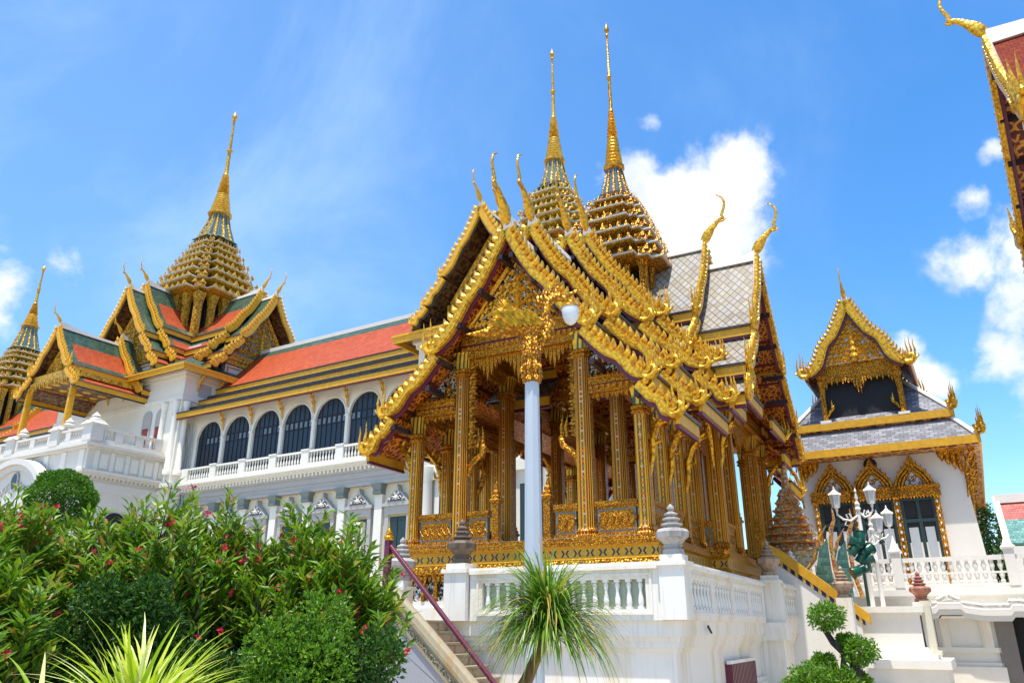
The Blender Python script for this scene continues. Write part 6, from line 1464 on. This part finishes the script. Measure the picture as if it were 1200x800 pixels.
# far tree behind the low roof
ft = thing('distant_tree', 'dark green tree crown just above the low coral roof at right', 'tree', (30.5, 48, 0), 0)
rnd = random.Random(8); lf = MB(); lob = [(Vector((rnd.uniform(-3, 3.5), rnd.uniform(-2, 2), 6.9+rnd.uniform(-3, 1.0))), rnd.uniform(.8, 1.5)) for _ in range(16)]
for k in range(9000):
    c, r = rnd.choice(lob); d = rdir(rnd); leaves(lf, [(c+d*r*rnd.uniform(.6, 1.1), rdir(rnd), rdir(rnd), .3, .16)])
lf.build('crown', LEAFD, ft, recalc=False)
mb = MB(); mb.tube([(0, 0, 0), (.1, 0, 4), (0, 0, 8)], [.35, .25, .1], 8)
for c, r in lob[:8]: mb.tube([(0, 0, 5), c], [.12, .03], 5)
mb.build('trunk', BARK, ft)

# ------------------------------------------------------------ white garden wall glimpsed behind the shrubs
gw = thing('garden_wall', 'low white balustraded garden wall behind the flowering shrubs', 'wall', (-9, 13.5, 0), -8)
mb = MB(); mb.box(-4, 6.3, -.15, .15, 0, 1.3); mb.box(-4, 6.3, -.22, .22, 1.3, 1.42); mb.box(-4, 6.3, -.16, .16, 2.0, 2.14)
for i in range(34): mb.lathe([(.06, 0), (.08, .15), (.04, .35), (.07, .5), (.05, .58)], -3.9+i*.3, 0, 1.42, n=8)
mb.build('balustrade', WHITE, gw)

# ------------------------------------------------------------ lamp standards and floodlights on the right
def lantern(parent, x, z, s=1.):
    mb = MB(); mb.lathe([(.02, 0), (.05, .02), (.03, .06), (.07, .1), (.11, .12)], x, 0, z, n=8, sc=s)
    mb.lathe([(.16, 0), (.19, .02), (.15, .08), (.07, .14), (.05, .17), (.02, .2), (.03, .23), (.005, .3)], x, 0, z+.48*s, n=6, sc=s)
    for a in range(6): an = a*pi/3; mb.tube([(x+cos(an)*.1*s, sin(an)*.1*s, z+.12*s), (x+cos(an)*.155*s, sin(an)*.155*s, z+.48*s)], .012*s, 4); mb.spike((x+cos(an)*.17*s, sin(an)*.17*s, z+.5*s), .07*s, .02*s)
    l = mb.build('lantern', WCLEAN, parent)
    mb = MB(); mb.lathe([(.095, .12), (.145, .48)], x, 0, z, n=6, sc=s); mb.build('lantern_glass', LAMPG, l)
LAMPG = plain('frosted_lamp_glass', (.62, .66, .68), .15, n=.1)
def standard(label, x, y, zt, arms, top):
    th = thing('ornate_street_lamp', label, 'street lamp', (x, y, 0), -12, 'white ornate street lamps before the right hall')
    mb = MB(); mb.lathe([(.2, 0), (.2, .4), (.12, .55), (.075, .8), (.07, zt-1), (.09, zt-.95), (.06, zt-.85), (.05, zt), (.09, zt+.05), (.05, zt+.14)], n=12); mb.build('pole', WCLEAN, th, smooth=True)
    if top: mb = MB(); mb.lathe([(.05, 0), (.08, .1), (.03, .2), (.06, .3), (.02, .45), (.04, .5), (.005, .6)], 0, 0, zt+.1, n=10); mb.build('pole_finial', WCLEAN, th, smooth=True)
    for a, z in arms:
        mb = MB(); sx = 1 if a > 0 else -1
        mb.tube([(0, 0, z-.12), (a*.4, 0, z-.3), (a*.75, 0, z-.25), (a, 0, z-.1), (a, 0, z+.02)], [.035, .04, .035, .03, .025], 6)
        mb.tube([(a*.3, 0, z-.25), (a*.45, 0, z-.08), (a*.6, 0, z-.12), (a*.52, 0, z-.22)], .022, 5); mb.tube([(a*.6, 0, z-.28), (a*.7, 0, z-.42), (a*.55, 0, z-.45)], [.025, .02, .005], 5)
        mb.build('lamp_arm', WCLEAN, th, smooth=True); lantern(th, a, z)
a_ = P2(1009, 620, 24); standard('taller white ornate street lamp with three glass lanterns', a_[0], 24, 5.0, ((-.62, 5.0), (.42, 5.1), (.5, 4.25)), True)
a_ = P2(1021, 620, 25.5); standard('shorter white ornate street lamp with a lantern on its right arm', a_[0], 25.5, 4.55, ((.55, 4.6),), True)
fp = P2(1011, 700, 22.5)
fl_ = thing('floodlight_cluster', 'cluster of dark green floodlights clamped to a short post', 'floodlights', (fp[0]+.1, 22.5, .75), 10); fl_.scale = (.95, .95, .95)
mb = MB(); mb.tube([(0.05, 0, 1.5), (0.05, 0, 2.4), (.02, 0, 3.2)], [.05, .045, .04], 10); mb.build('post', GREENM, fl_, smooth=True)
for (x, z, dx, dy, dz, s) in ((-.1, 3.3, -.8, .35, .3, 1), (.05, 3.38, .35, .3, .85, 1.05), (-.16, 3.12, -.5, .5, -.6, .95), (.16, 3.05, .9, .1, .45, 1.1), (.02, 2.92, -.2, .5, -.8, .9), (.12, 2.78, .85, -.35, .35, 1.0), (-.14, 2.5, -.85, .2, -.35, 1.1), (.1, 2.6, .2, .5, .8, .9)):
    d = Vector((dx, dy, dz)).normalized(); c = Vector((x, -.08, z)); L = .3*s
    mb = MB(); mb.tube([c-d*L*.6, c-d*L*.5, c-d*L*.1, c, c+d*L*.65, c+d*L*.66, c+d*L*.72], [.06*s, .1*s, .115*s, .135*s, .15*s, .17*s, .17*s], 14); mb.tube([Vector((.04, 0, z)), c], .02, 5)
    for q in range(4): a = c-d*L*(.15+.1*q); mb.tube([a, a+d*.012], .128*s, 14)
    f_ = mb.build('floodlight', GREENM, fl_, smooth=True)
    mb = MB(); mb.tube([c+d*L*.721, c+d*L*.74], .15*s, 14); mb.build('lens', LENS, f_, smooth=True)
mb = MB(); mb.tube([(.05, -.06, 2.45), (-.05, -.12, 2.6), (.0, -.1, 2.75), (.12, -.1, 2.65)], .012, 5); mb.build('cable', IRON, fl_)
